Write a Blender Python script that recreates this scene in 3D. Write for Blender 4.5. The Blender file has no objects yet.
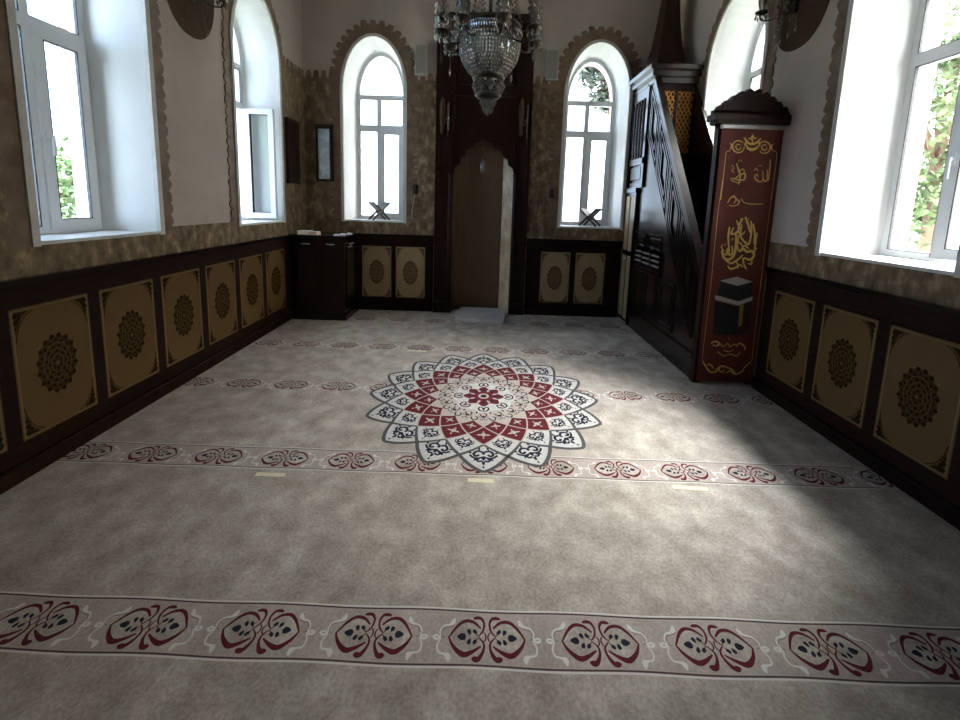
import bpy, bmesh, math, random
from mathutils import Vector, Matrix
PI=math.pi
sc=bpy.context.scene
COL=sc.collection
# ------------------------------------------------------------ camera, sky, exposure
cd=bpy.data.cameras.new('camera'); cam=bpy.data.objects.new('camera',cd); COL.objects.link(cam)
cd.sensor_width=36; cd.sensor_fit='HORIZONTAL'; cd.lens=398.57/960*36; cd.shift_y=-(360-254.04)/960; cd.clip_start=.05
rt=Vector((0.99951154,0.01008755,0.02957903)); up=Vector((-0.03061922,0.12662059,0.99147854)); fw=Vector((-0.00625627,0.99189993,-0.12686761))
cam.matrix_world=Matrix(((rt.x,up.x,-fw.x,0),(rt.y,up.y,-fw.y,0),(rt.z,up.z,-fw.z,1.6),(0,0,0,1)))
sc.camera=cam
W=bpy.data.worlds.new('overcast_sky'); sc.world=W; W.use_nodes=True
nt=W.node_tree; bg=nt.nodes['Background']
tc=nt.nodes.new('ShaderNodeTexCoord'); sep=nt.nodes.new('ShaderNodeSeparateXYZ'); nt.links.new(tc.outputs['Generated'],sep.inputs[0])
mr=nt.nodes.new('ShaderNodeMapRange'); mr.inputs[1].default_value=-1; mr.inputs[2].default_value=1; nt.links.new(sep.outputs['X'],mr.inputs[0])
cr=nt.nodes.new('ShaderNodeValToRGB'); nt.links.new(mr.outputs[0],cr.inputs[0])
cr.color_ramp.elements[0].color=(.52,.70,1,1); cr.color_ramp.elements[1].color=(1,.905,.83,1); cr.color_ramp.elements.new(.45).color=(.66,.77,.97,1)   # bluish overcast, warmer and brighter towards the sun's side
nt.links.new(cr.outputs[0],bg.inputs[0])
mrY=nt.nodes.new('ShaderNodeMapRange'); mrY.inputs[1].default_value=-1; mrY.inputs[2].default_value=1; nt.links.new(sep.outputs['Y'],mrY.inputs[0])
mr2=nt.nodes.new('ShaderNodeValToRGB'); nt.links.new(mrY.outputs[0],mr2.inputs[0])   # brightness of the cloud cover: the sun's side is behind the camera, the far side dimmer
for p,v in ((0,.95),(.5,.62),(1,.26)):
    e=mr2.color_ramp.elements[0] if p==0 else (mr2.color_ramp.elements[-1] if p==1 else mr2.color_ramp.elements.new(p)); e.color=(v,v,v,1)
ms=nt.nodes.new('ShaderNodeMath'); ms.operation='MULTIPLY'; ms.inputs[1].default_value=20; nt.links.new(mr2.outputs[0],ms.inputs[0])
dt=nt.nodes.new('ShaderNodeVectorMath'); dt.operation='DOT_PRODUCT'; nt.links.new(tc.outputs['Generated'],dt.inputs[0]); dt.inputs[1].default_value=Vector((.46,.03,.89)).normalized()   # sun glow through thin cloud, high on the right
mx=nt.nodes.new('ShaderNodeMath'); mx.operation='MAXIMUM'; mx.inputs[1].default_value=0; nt.links.new(dt.outputs['Value'],mx.inputs[0])
pw=nt.nodes.new('ShaderNodeMath'); pw.operation='POWER'; pw.inputs[1].default_value=13; nt.links.new(mx.outputs[0],pw.inputs[0])
ml=nt.nodes.new('ShaderNodeMath'); ml.operation='MULTIPLY_ADD'; ml.inputs[1].default_value=370; nt.links.new(pw.outputs[0],ml.inputs[0]); nt.links.new(ms.outputs[0],ml.inputs[2]); nt.links.new(ml.outputs[0],bg.inputs[1])
vs=sc.view_settings; vs.view_transform='Standard'; vs.look='None'; vs.exposure=0.12; vs.gamma=1; vs.use_curve_mapping=False
cy=sc.cycles; cy.max_bounces=10; cy.diffuse_bounces=6; cy.glossy_bounces=4; cy.transparent_max_bounces=24; cy.sample_clamp_indirect=6; cy.caustics_reflective=False; cy.caustics_refractive=False
# ------------------------------------------------------------ materials
def mat(name,col,rough=.6,col2=None,scale=6,spec=.5,metal=0,bump=0,bscale=40,detail=4,stretch=None,emis=None,ramp=(.35,.65),col3=None,coat=0):
    m=bpy.data.materials.new(name); m.use_nodes=True; n=m.node_tree; b=n.nodes['Principled BSDF']
    b.inputs['Base Color'].default_value=(*col,1); b.inputs['Roughness'].default_value=rough; b.inputs['Metallic'].default_value=metal
    b.inputs['Specular IOR Level'].default_value=spec; b.inputs['Coat Weight'].default_value=coat
    t=n.nodes.new('ShaderNodeTexCoord'); src=t.outputs['Object']
    if stretch:
        mp=n.nodes.new('ShaderNodeMapping'); mp.inputs['Scale'].default_value=stretch; n.links.new(src,mp.inputs[0]); src=mp.outputs[0]
    if col2:
        z=n.nodes.new('ShaderNodeTexNoise'); z.inputs['Scale'].default_value=scale; z.inputs['Detail'].default_value=detail; z.inputs['Roughness'].default_value=.6
        n.links.new(src,z.inputs[0]); r=n.nodes.new('ShaderNodeValToRGB'); n.links.new(z.outputs[0],r.inputs[0])
        r.color_ramp.elements[0].position=ramp[0]; r.color_ramp.elements[1].position=ramp[1]
        r.color_ramp.elements[0].color=(*col,1); r.color_ramp.elements[1].color=(*col2,1)
        if col3:
            e=r.color_ramp.elements.new((ramp[0]+ramp[1])/2); e.color=(*col3,1)
        n.links.new(r.outputs[0],b.inputs['Base Color'])
    if bump:
        z2=n.nodes.new('ShaderNodeTexNoise'); z2.inputs['Scale'].default_value=bscale; z2.inputs['Detail'].default_value=3; n.links.new(src,z2.inputs[0])
        bm=n.nodes.new('ShaderNodeBump'); bm.inputs['Strength'].default_value=bump; bm.inputs['Distance'].default_value=.01
        n.links.new(z2.outputs[0],bm.inputs['Height']); n.links.new(bm.outputs[0],b.inputs['Normal'])
    return m
def clear(name,tint,refl,rough=.03,t=.9):
    m=bpy.data.materials.new(name); m.use_nodes=True; n=m.node_tree; n.nodes.remove(n.nodes['Principled BSDF']); o=n.nodes['Material Output']
    a=n.nodes.new('ShaderNodeBsdfTransparent'); a.inputs[0].default_value=(*tint,1); g=n.nodes.new('ShaderNodeBsdfGlossy'); g.inputs[0].default_value=(.95,.95,.95,1); g.inputs['Roughness'].default_value=rough
    fr=n.nodes.new('ShaderNodeLayerWeight'); fr.inputs[0].default_value=refl
    body=a.outputs[0]
    if t<.9:
        df=n.nodes.new('ShaderNodeBsdfDiffuse'); df.inputs[0].default_value=(.42,.38,.33,1); m2=n.nodes.new('ShaderNodeMixShader'); m2.inputs[0].default_value=1-t; n.links.new(a.outputs[0],m2.inputs[1]); n.links.new(df.outputs[0],m2.inputs[2]); body=m2.outputs[0]
    mx=n.nodes.new('ShaderNodeMixShader'); n.links.new(fr.outputs['Fresnel'],mx.inputs[0]); n.links.new(body,mx.inputs[1]); n.links.new(g.outputs[0],mx.inputs[2]); n.links.new(mx.outputs[0],o.inputs[0])
    return m
M={}
M['plaster']=mat('wall_plaster',(.49,.42,.365),.85,(.42,.36,.31),2.2,bump=.15,bscale=60)
M['reveal']=mat('reveal_white_paint',(.83,.83,.81),.7,(.77,.77,.75),2.0,bump=.1,bscale=30)
M['pink']=mat('facade_pink_plaster',(.34,.15,.17),.8)
M['stone']=mat('travertine_cladding',(.085,.056,.030),.6,(.38,.30,.18),13,col3=(.175,.122,.068),bump=.5,bscale=24,detail=15,ramp=(.35,.72),stretch=(1,1,.6),spec=.25)
M['stone_edge']=mat('travertine_border',(.10,.058,.034),.6,(.19,.125,.075),9,bump=.2,bscale=24,detail=6)
M['marble']=mat('honey_marble',(.38,.28,.16),.4,(.68,.57,.38),9,col3=(.52,.40,.25),detail=8,stretch=(1,1,.5),bump=.2)
M['wood']=mat('dark_walnut',(.013,.0050,.0034),.45,(.025,.010,.0066),5,stretch=(9,9,1),spec=.14)
M['wood_side']=mat('dark_walnut_carcass',(.008,.0042,.0034),.24,(.015,.008,.006),5,stretch=(9,9,1),spec=.5)
M['wood_dull']=mat('dark_walnut_wainscot',(.009,.0036,.0024),.55,(.018,.007,.0042),4,stretch=(2,2,9),spec=.1)
M['niche']=mat('brown_niche_panelling',(.085,.047,.022),.75,(.115,.066,.033),4,stretch=(14,14,1))
M['trim']=mat('grey_plaster_trim',(.60,.585,.55),.7,(.52,.505,.47),12)
M['pvc']=mat('white_upvc',(.74,.76,.78),.35,spec=.5)
M['gasket']=mat('black_gasket',(.02,.02,.025),.6)
M['redgasket']=mat('brown_sash_edge',(.13,.055,.04),.5)
M['glass']=clear('window_glass',(.94,.97,.96),.10)
M['sill']=mat('sill_marble',(.66,.66,.63),.4,(.55,.55,.52),12)
M['steel']=mat('brushed_steel',(.6,.6,.6),.3,metal=1)
M['panel']=mat('ochre_panel',(.125,.072,.024),.5,(.098,.055,.018),3,spec=.2)
M['panel_lt']=mat('pale_gilt_panel',(.34,.245,.13),.5,(.27,.19,.095),3)
M['panel_line']=mat('gilt_edge_line',(.165,.105,.04),.5)
M['ink']=mat('umber_ornament',(.018,.010,.004),.8,spec=.05)
M['ink2']=mat('umber_ornament_lighter',(.052,.030,.011),.8,spec=.05)
M['ink_lt']=mat('bronze_ornament',(.12,.072,.034),.7,spec=.1)
# carpet
M['carpet']=mat('beige_wool_pile',(.262,.224,.190),.97,(.465,.41,.355),6.5,col3=(.35,.305,.262),bump=.3,bscale=330,detail=15,ramp=(.33,.69),spec=.08)
def pile(m,sc_,lo,hi):   # fine tuft speckle multiplied over the pile colour
    n=m.node_tree; b=n.nodes['Principled BSDF']; l=b.inputs['Base Color'].links[0]; src=l.from_socket
    t=n.nodes.new('ShaderNodeTexCoord'); z=n.nodes.new('ShaderNodeTexNoise'); z.inputs['Scale'].default_value=sc_; z.inputs['Detail'].default_value=4; n.links.new(t.outputs['Object'],z.inputs[0])
    r=n.nodes.new('ShaderNodeMapRange'); r.inputs[1].default_value=.35; r.inputs[2].default_value=.65; r.inputs[3].default_value=lo; r.inputs[4].default_value=hi; n.links.new(z.outputs[0],r.inputs[0])
    x=n.nodes.new('ShaderNodeMix'); x.data_type='RGBA'; x.blend_type='MULTIPLY'; x.inputs[0].default_value=1; n.links.new(src,x.inputs[6]); n.links.new(r.outputs[0],x.inputs[7]); n.links.new(x.outputs[2],b.inputs['Base Color'])
pile(M['carpet'],75,.84,1.16)
M['band']=mat('pinkish_band_pile',(.32,.265,.232),.97,(.40,.335,.298),6,spec=.08,bump=.3,bscale=330,detail=15)
pile(M['band'],75,.88,1.12)
M['c_red']=mat('crimson_pile',(.105,.016,.022),.95,(.085,.012,.016),30,spec=.1)
M['c_navy']=mat('navy_pile',(.016,.017,.028),.95,spec=.1)
M['c_white']=mat('ivory_pile',(.49,.465,.44),.95,(.38,.36,.34),30,spec=.1,detail=8)
M['c_cream']=mat('cream_pile',(.36,.315,.275),.95,spec=.1)
M['c_ivory']=mat('ivory_scroll_pile',(.56,.53,.49),.95,spec=.1)
M['c_grey']=mat('grey_pile',(.075,.073,.072),.95,spec=.1)
M['c_dark']=mat('brown_line_pile',(.075,.045,.042),.95,spec=.1)
M['tape']=mat('masking_tape',(.58,.52,.36),.6)
M['mat_grey']=mat('grey_felt',(.50,.48,.46),.95,(.42,.40,.385),8,bump=.4,bscale=60)
# banner etc
M['banner']=mat('maroon_velvet',(.125,.022,.014),.75,(.095,.016,.010),4,bump=.1,bscale=30)
M['gold']=mat('gold_embroidery',(.80,.54,.16),.5,metal=0)
M['gold_dim']=mat('dull_gold_print',(.30,.19,.07),.5)
M['black_cloth']=mat('black_cloth_print',(.010,.010,.012),.6)
M['silver_print']=mat('pale_grey_print',(.48,.46,.45),.6)
M['darkred']=mat('dark_red_print',(.035,.007,.006),.6)
M['lattice']=mat('golden_lattice_wood',(.78,.40,.10),.35)
M['crystal']=clear('cut_crystal',(.82,.79,.75),.40,.06,.68)
M['brass']=mat('aged_brass',(.045,.032,.02),.4,metal=.4)
M['bronze']=mat('dark_bronze',(.03,.022,.015),.4,metal=.6)
M['shield']=mat('umber_shield_paint',(.075,.042,.022),.7,(.055,.03,.016),9,detail=8,spec=.1)
M['spk_f_glint']=mat('speaker_mesh_and_slat_glint',(.20,.19,.165),.7)
M['spk_b']=mat('speaker_case',(.42,.41,.38),.5)
M['paper']=mat('paper_white',(.85,.82,.78),.7)
M['cover']=mat('book_cover_pale',(.62,.45,.36),.6)
M['rehal']=mat('weathered_grey_wood',(.13,.11,.10),.6,(.08,.065,.06),20)
M['rehal_b']=mat('dark_brown_wood',(.055,.035,.03),.5,(.03,.02,.016),20)
M['blue_glass']=mat('blue_grey_glass',(.60,.74,.82),.25,(.30,.40,.46),7,spec=.6)
M['leaf']=mat('leaf_green',(.10,.16,.06),.6,(.055,.10,.035),3)
M['leaf2']=mat('needle_green',(.028,.040,.030),.6,(.05,.066,.045),3)
M['bark']=mat('bark',(.12,.09,.06),.9)
M['ground']=mat('yard_ground',(.42,.42,.38),.9,(.30,.32,.24),.6)
M['wall_ext']=mat('pale_garden_wall',(.7,.68,.64),.9)
# ------------------------------------------------------------ mesh builder
class MB:
    def __init__(s,f=None): s.v=[];s.f=[];s.m=[];s.mats=[];s.map=f;s.sm=[]
    def mi(s,m):
        if m not in s.mats: s.mats.append(m)
        return s.mats.index(m)
    def add(s,vs,fs,m,smooth=False):
        o=len(s.v); k=s.mi(m)
        for p in vs: s.v.append(tuple(s.map(*p)) if s.map else tuple(p))
        for f in fs: s.f.append([o+i for i in f]); s.m.append(k); s.sm.append(smooth)
    def box(s,a,b,m):
        x0,y0,z0=a;x1,y1,z1=b
        s.add([(x0,y0,z0),(x1,y0,z0),(x1,y1,z0),(x0,y1,z0),(x0,y0,z1),(x1,y0,z1),(x1,y1,z1),(x0,y1,z1)],[(0,3,2,1),(4,5,6,7),(0,1,5,4),(1,2,6,5),(2,3,7,6),(3,0,4,7)],m)
    def rbox(s,c,size,m,rot=None,bev=0):
        hx,hy,hz=[q/2 for q in size]; R=rot or Matrix.Identity(3)
        P=[Vector(c)+R@Vector((x*hx,y*hy,z*hz)) for z in(-1,1) for y in(-1,1) for x in(-1,1)]
        s.add(P,[(0,2,3,1),(4,5,7,6),(0,1,5,4),(2,6,7,3),(0,4,6,2),(1,3,7,5)],m)
    def prism(s,poly,w0,w1,m,axis=2):   # poly of (u,v), extruded along w; axis: which slot w takes
        def P(u,v,w): return (w,u,v) if axis==0 else ((u,w,v) if axis==1 else (u,v,w))
        n=len(poly); vs=[P(u,v,w0) for u,v in poly]+[P(u,v,w1) for u,v in poly]
        s.add(vs,[tuple(range(n))[::-1],tuple(range(n,2*n))]+[(i,(i+1)%n,n+(i+1)%n,n+i) for i in range(n)],m)
    def tube(s,pts,r,m,n=8,cap=True):
        pts=[Vector(p) for p in pts]; rs=r if isinstance(r,(list,tuple)) else [r]*len(pts); vs=[]
        d0=(pts[1]-pts[0]).normalized(); a=d0.orthogonal().normalized()
        for i,p in enumerate(pts):
            d=(pts[min(i+1,len(pts)-1)]-pts[max(i-1,0)]).normalized(); a=(a-d*a.dot(d)).normalized(); b=d.cross(a)
            for k in range(n): vs.append(p+(a*math.cos(2*PI*k/n)+b*math.sin(2*PI*k/n))*rs[i])
        fs=[(i*n+k,i*n+(k+1)%n,(i+1)*n+(k+1)%n,(i+1)*n+k) for i in range(len(pts)-1) for k in range(n)]
        if cap: fs+= [tuple(range(n))[::-1],tuple(range((len(pts)-1)*n,len(pts)*n))]
        s.add(vs,fs,m,True)
    def lathe(s,c,prof,m,n=24,smooth=True):
        vs=[];c=Vector(c)
        for r,z in prof:
            for k in range(n): vs.append(c+Vector((r*math.cos(2*PI*k/n),r*math.sin(2*PI*k/n),z)))
        s.add(vs,[(i*n+k,i*n+(k+1)%n,(i+1)*n+(k+1)%n,(i+1)*n+k) for i in range(len(prof)-1) for k in range(n)],m,smooth)
    def bead(s,c,rx,rz,m,n=5):
        c=Vector(c); vs=[c+Vector((0,0,rz)),c-Vector((0,0,rz))]+[c+Vector((rx*math.cos(2*PI*k/n),rx*math.sin(2*PI*k/n),0)) for k in range(n)]
        s.add(vs,[(0,2+k,2+(k+1)%n) for k in range(n)]+[(1,2+(k+1)%n,2+k) for k in range(n)],m)
    def build(s,name,parent=None,loc=None,recalc=True):
        me=bpy.data.meshes.new(name); me.from_pydata(s.v,[],s.f)
        for k in s.mats: me.materials.append(M[k])
        me.polygons.foreach_set('material_index',s.m); me.polygons.foreach_set('use_smooth',s.sm)
        if recalc:
            b=bmesh.new(); b.from_mesh(me); bmesh.ops.recalc_face_normals(b,faces=b.faces); b.to_mesh(me); b.free()
        me.update(); o=bpy.data.objects.new(name,me); COL.objects.link(o)
        if parent: o.parent=parent
        if loc: o.location=loc
        return o
def tag(o,label=None,cat=None,group=None,kind=None):
    if label:o['label']=label
    if cat:o['category']=cat
    if group:o['group']=group
    if kind:o['kind']=kind
    return o
def empty(name,loc=(0,0,0),rz=0,label=None,cat=None,group=None,kind=None):
    o=bpy.data.objects.new(name,None); COL.objects.link(o); o.location=loc; o.rotation_euler=(0,0,rz); o.empty_display_size=.1
    return tag(o,label,cat,group,kind)
def copy_tree(o,parent=None):
    c=o.copy(); COL.objects.link(c)
    if parent: c.parent=parent
    for ch in list(o.children): copy_tree(ch,c)
    return c
def spline(pts,n=6,closed=False):
    out=[]; N=len(pts); rng=range(N if closed else N-1)
    for i in rng:
        g=lambda k: pts[k%N] if closed else pts[max(0,min(N-1,k))]
        a,b,c,d=[tuple(g(i+j)) for j in(-1,0,1,2)]
        for k in range(n):
            t=k/n; out.append(tuple(.5*(2*b[q]+(c[q]-a[q])*t+(2*a[q]-5*b[q]+4*c[q]-d[q])*t*t+(3*b[q]-a[q]-3*c[q]+d[q])*t**3) for q in range(len(b))))
    if not closed: out.append(tuple(pts[-1]))
    return out
def ribbon(mb,pts,w,m,F,n=5,closed=False,smooth=True):   # pts (u,v) or (u,v,w); F maps (u,v)->3D
    if len(pts[0])==2: pts=[(p[0],p[1],w) for p in pts]
    if smooth: pts=spline(pts,n,closed)
    N=len(pts); vs=[]
    for i,p in enumerate(pts):
        a=pts[(i-1)%N] if closed else pts[max(i-1,0)]; b=pts[(i+1)%N] if closed else pts[min(i+1,N-1)]
        dx,dy=b[0]-a[0],b[1]-a[1]; L=math.hypot(dx,dy) or 1; h=max(p[2],.0005)/2
        vs+= [F(p[0]-dy/L*h,p[1]+dx/L*h),F(p[0]+dy/L*h,p[1]-dx/L*h)]
    fs=[(2*i,2*i+1,2*((i+1)%N)+1,2*((i+1)%N)) for i in range(N if closed else N-1)]
    mb.add(vs,fs,m)
def blob(mb,pts,m,F): mb.add([F(*p) for p in pts],[tuple(range(len(pts)))],m)
def seed(cx,cy,l,w,ang,n=8):
    out=[]
    for k in range(n):
        t=2*PI*k/n; x=math.cos(t)*l/2; y=math.sin(t)*w/2*(1-.45*math.cos(t)); out.append((cx+x*math.cos(ang)-y*math.sin(ang),cy+x*math.sin(ang)+y*math.cos(ang)))
    return out
XW=2.55; YB=5.73; YR=-3.0; H=6.2; T=.53
FL=lambda u,v,w:(-XW-w,u,v)      # left wall: u=y, v=z, w outward
FR=lambda u,v,w:(XW+w,u,v)
FB=lambda u,v,w:(u,YB+w,v)
FK=lambda u,v,w:(u,YR-w,v)
CALLI=[[[[2.216,2.146],[2.208,2.114],[2.18,2.096],[2.144,2.101],[2.119,2.127],[2.115,2.161],[2.135,2.188],[2.169,2.194],[2.201,2.178]],0.0083],[[[2.188,2.143],[2.185,2.128],[2.172,2.12],[2.156,2.123],[2.145,2.134],[2.143,2.149],[2.152,2.161],[2.167,2.164],[2.181,2.157]],0.0069],[[[2.335,2.143],[2.343,2.175],[2.371,2.193],[2.406,2.188],[2.432,2.163],[2.436,2.128],[2.417,2.102],[2.383,2.095],[2.351,2.111]],0.0083],[[[2.409,2.145],[2.405,2.13],[2.393,2.122],[2.377,2.125],[2.366,2.136],[2.364,2.151],[2.372,2.163],[2.387,2.166],[2.402,2.159]],0.0069],[[[2.096,2.122],[2.108,2.15],[2.091,2.171]],0.0083],[[[2.459,2.125],[2.442,2.153],[2.458,2.174]],0.0083],[[[2.206,2.223],[2.239,2.182],[2.279,2.169],[2.317,2.184],[2.349,2.22]],0.0124],[[[2.237,2.14],[2.284,2.123],[2.329,2.143]],0.0165],[[[2.274,2.252],[2.274,2.218],[2.281,2.179]],0.0083],[[[2.238,2.196],[2.22,2.167],[2.243,2.147]],0.011],[[[2.323,2.198],[2.344,2.171],[2.328,2.15]],0.011],[[[2.098,2.108],[2.068,2.098],[2.065,2.044],[2.063,1.832],[2.061,1.688]],0.0048],[[[2.46,2.118],[2.498,2.099],[2.501,1.986],[2.5,1.816],[2.5,1.701]],0.0048],[[[2.242,2.224],[2.26,2.21],[2.275,2.238],[2.297,2.215],[2.312,2.226]],0.0069],[[[2.127,1.876],[2.164,1.875],[2.195,1.9],[2.24,1.922],[2.252,1.894],[2.242,1.868],[2.199,1.864],[2.155,1.874]],0.0096],[[[2.166,2.005],[2.187,1.949],[2.207,1.9],[2.206,1.857],[2.201,1.826]],0.0096],[[[2.211,1.929],[2.195,1.942],[2.226,1.957],[2.244,1.929]],0.0069],[[[2.125,1.99],[2.145,1.962],[2.131,1.94],[2.154,1.927]],0.0055],[[[2.179,2.019],[2.192,2.034],[2.211,2.02]],0.0041],[[[2.451,2.044],[2.454,1.971],[2.455,1.865]],0.0083],[[[2.433,1.956],[2.443,1.874],[2.42,1.862],[2.402,1.906]],0.0083],[[[2.397,1.948],[2.406,1.87],[2.377,1.855],[2.342,1.876],[2.333,1.904],[2.351,1.918],[2.363,1.89]],0.0083],[[[2.324,1.946],[2.335,1.967],[2.357,1.943]],0.0055],[[[2.348,1.982],[2.368,1.997],[2.387,1.983]],0.0041],[[[2.124,1.665],[2.145,1.708],[2.177,1.722],[2.193,1.694],[2.177,1.66]],0.0083],[[[2.169,1.732],[2.2,1.696],[2.228,1.681],[2.211,1.657]],0.0083],[[[2.238,1.708],[2.262,1.676],[2.33,1.661],[2.435,1.666]],0.0055],[[[2.139,1.646],[2.179,1.64],[2.224,1.655]],0.0055],[[[2.271,1.537],[2.247,1.476],[2.242,1.402]],0.011],[[[2.292,1.548],[2.328,1.471],[2.348,1.412]],0.0124],[[[2.344,1.515],[2.359,1.432],[2.35,1.31],[2.308,1.329],[2.291,1.356]],0.0124],[[[2.412,1.414],[2.407,1.339],[2.409,1.23]],0.011],[[[2.164,1.456],[2.163,1.359],[2.187,1.237]],0.0124],[[[2.228,1.401],[2.237,1.28],[2.227,1.204],[2.184,1.166],[2.139,1.188],[2.119,1.249]],0.0165],[[[2.204,1.292],[2.213,1.227],[2.188,1.21],[2.166,1.264],[2.163,1.209],[2.131,1.222]],0.0124],[[[2.2,1.451],[2.183,1.4],[2.215,1.398],[2.244,1.422],[2.274,1.392],[2.306,1.424]],0.0124],[[[2.254,1.388],[2.248,1.294],[2.273,1.247],[2.308,1.265],[2.341,1.242],[2.384,1.25],[2.406,1.21],[2.376,1.172],[2.32,1.184],[2.323,1.139],[2.353,1.085]],0.0152],[[[2.268,1.483],[2.267,1.389],[2.3,1.336],[2.339,1.323]],0.011],[[[2.365,1.493],[2.391,1.406],[2.394,1.312]],0.011],[[[2.22,1.515],[2.242,1.469],[2.27,1.429]],0.0096],[[[2.183,1.114],[2.213,1.084],[2.259,1.1],[2.29,1.124],[2.32,1.104]],0.011],[[[2.16,1.161],[2.215,1.135],[2.277,1.178],[2.307,1.214]],0.0124],[[[2.289,1.261],[2.312,1.295],[2.355,1.27]],0.011],[[[2.233,1.334],[2.276,1.315],[2.3,1.282]],0.0083],[[[2.253,1.52],[2.259,1.536]],0.0055],[[[2.319,1.522],[2.325,1.538]],0.0055],[[[2.137,1.29],[2.15,1.311]],0.0055],[[[2.393,1.175],[2.391,1.134],[2.363,1.14]],0.0096],[[[2.192,1.339],[2.21,1.36]],0.0069],[[[2.394,1.278],[2.429,1.272]],0.0083],[[[2.254,1.15],[2.278,1.117],[2.274,1.089]],0.0083],[[[2.06,1.86],[2.05,1.543],[2.054,0.888]],0.0036],[[[2.499,1.873],[2.494,1.287],[2.499,0.902]],0.0036],[[[2.129,1.862],[2.177,1.844],[2.21,1.839]],0.0055],[[[2.143,1.236],[2.112,1.276],[2.122,1.303]],0.0069],[[[2.055,1.069],[2.05,0.687],[2.046,0.23]],0.0033],[[[2.494,1.053],[2.496,0.655],[2.5,0.238]],0.0033],[[[2.11,0.392],[2.146,0.412],[2.186,0.394],[2.166,0.37],[2.127,0.376]],0.0096],[[[2.193,0.394],[2.227,0.364],[2.261,0.397],[2.288,0.363],[2.318,0.391],[2.356,0.365]],0.0055],[[[2.346,0.384],[2.375,0.4],[2.416,0.373],[2.427,0.339]],0.0083],[[[2.179,0.315],[2.236,0.277],[2.295,0.295],[2.358,0.281],[2.384,0.321]],0.0055],[[[2.23,0.332],[2.277,0.318],[2.321,0.335]],0.0055],[[[2.266,0.452],[2.281,0.421]],0.0041],[[[2.051,0.223],[2.087,0.168],[2.13,0.121],[2.184,0.123],[2.203,0.156]],0.0083],[[[2.259,0.149],[2.255,0.133],[2.242,0.123],[2.225,0.126],[2.213,0.139],[2.211,0.157],[2.22,0.17],[2.236,0.174],[2.252,0.166]],0.0069],[[[2.174,0.138],[2.231,0.181],[2.286,0.166],[2.335,0.144],[2.369,0.105],[2.42,0.131],[2.445,0.18],[2.493,0.229]],0.0083],[[[2.277,0.11],[2.313,0.135],[2.35,0.099]],0.0069],[[[2.092,0.192],[2.131,0.185],[2.158,0.154]],0.0069]]
KAABA={"roof":[[2.132,0.973],[2.276,1.016],[2.422,0.975],[2.293,0.933]],"left":[[2.133,0.97],[2.296,0.93],[2.316,0.796],[2.128,0.843]],"right":[[2.296,0.93],[2.422,0.972],[2.433,0.838],[2.316,0.796]],"band":[[2.101,0.843],[2.316,0.791],[2.442,0.841],[2.437,0.804],[2.32,0.754],[2.106,0.8]],"low":[[2.105,0.781],[2.32,0.751],[2.351,0.475],[2.124,0.479]],"lowr":[[2.32,0.751],[2.434,0.801],[2.439,0.528],[2.351,0.475]],"door":[[2.33,0.761],[2.366,0.774],[2.373,0.573],[2.339,0.556]]}
# ------------------------------------------------------------ walls with arched openings
def arch(c,h,sill,spring,apex,n=20):   # outline from lower left, over the arch, to lower right
    P=[(c-h,sill)]
    for k in range(n+1):
        t=PI-PI*k/n; P.append((c+h*math.cos(t),spring+(apex-spring)*math.sin(t)))
    return P+[(c+h,sill)]
def wall_obj(name,F,u0,u1,ops):
    mb=MB(F)
    for (w,key,mm) in ((0,'inn','plaster'),(T,'out','pink')):
        cur=u0
        for o in ops:
            L=o[key]
            if L is None: continue
            a,b=L[0][0],L[-1][0]; s=L[0][1]
            mb.add([(cur,0,w),(a,0,w),(a,H,w),(cur,H,w)],[(0,1,2,3)],mm)
            if s>0: mb.add([(a,0,w),(b,0,w),(b,s,w),(a,s,w)],[(0,1,2,3)],mm)
            for p,q in zip(L[1:-2],L[2:-1]): mb.add([(p[0],p[1],w),(q[0],q[1],w),(q[0],H,w),(p[0],H,w)],[(0,1,2,3)],mm)
            # jamb triangles are exact (vertical), nothing between
            cur=b
        mb.add([(cur,0,w),(u1,0,w),(u1,H,w),(cur,H,w)],[(0,1,2,3)],mm)
    for o in ops:
        if o['out'] is None:      # blind niche: straight reveal and a back
            L=o['inn']; d=.35; n=len(L)
            mb.add([(p[0],p[1],0) for p in L]+[(p[0],p[1],d) for p in L],[(i,(i+1)%n,n+(i+1)%n,n+i) for i in range(n)]+[tuple(range(n,2*n))],'plaster'); continue
        rings=[(o['inn'],0),(o['mid'],.37),(o['out'],.45),(o['out'],T)]
        for (A,wa),(B,wb),mm in zip(rings[:-1],rings[1:],('reveal','reveal','pink')):
            n=len(A); vs=[(p[0],p[1],wa) for p in A]+[(p[0],p[1],wb) for p in B]
            mb.add(vs,[(i,(i+1)%n,n+(i+1)%n,n+i) for i in range(n)],mm)
    mb.add([(u0,0,0),(u0,0,T),(u0,H,T),(u0,H,0),(u1,0,0),(u1,0,T),(u1,H,T),(u1,H,0)],[(0,1,2,3),(4,5,6,7),(0,1,5,4),(3,2,6,7)],'plaster')
    return tag(mb.build(name,recalc=False),kind='structure')
def opening(c,h=.43,fh=.345,fc=None):
    fc=c if fc is None else fc
    return dict(c=c,h=h,fc=fc,fh=fh,inn=arch(c,h,1.30,3.10,3.80),mid=arch(fc,fh,1.30,3.10,3.72),out=arch(fc,fh-.035,1.36,3.10,3.67))
OL=[opening(2.675,.43,.36),opening(4.60,.45,.36)]
OR=[opening(2.565,.435,.38),opening(4.37,.47,.36)]
OB=[opening(-1.57,.425,.362,-1.56),dict(c=0,inn=[(-.55,0),(-.55,2.7),(.5,2.7),(.5,0)],out=None),opening(1.52,.43,.368,1.515)]
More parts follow.
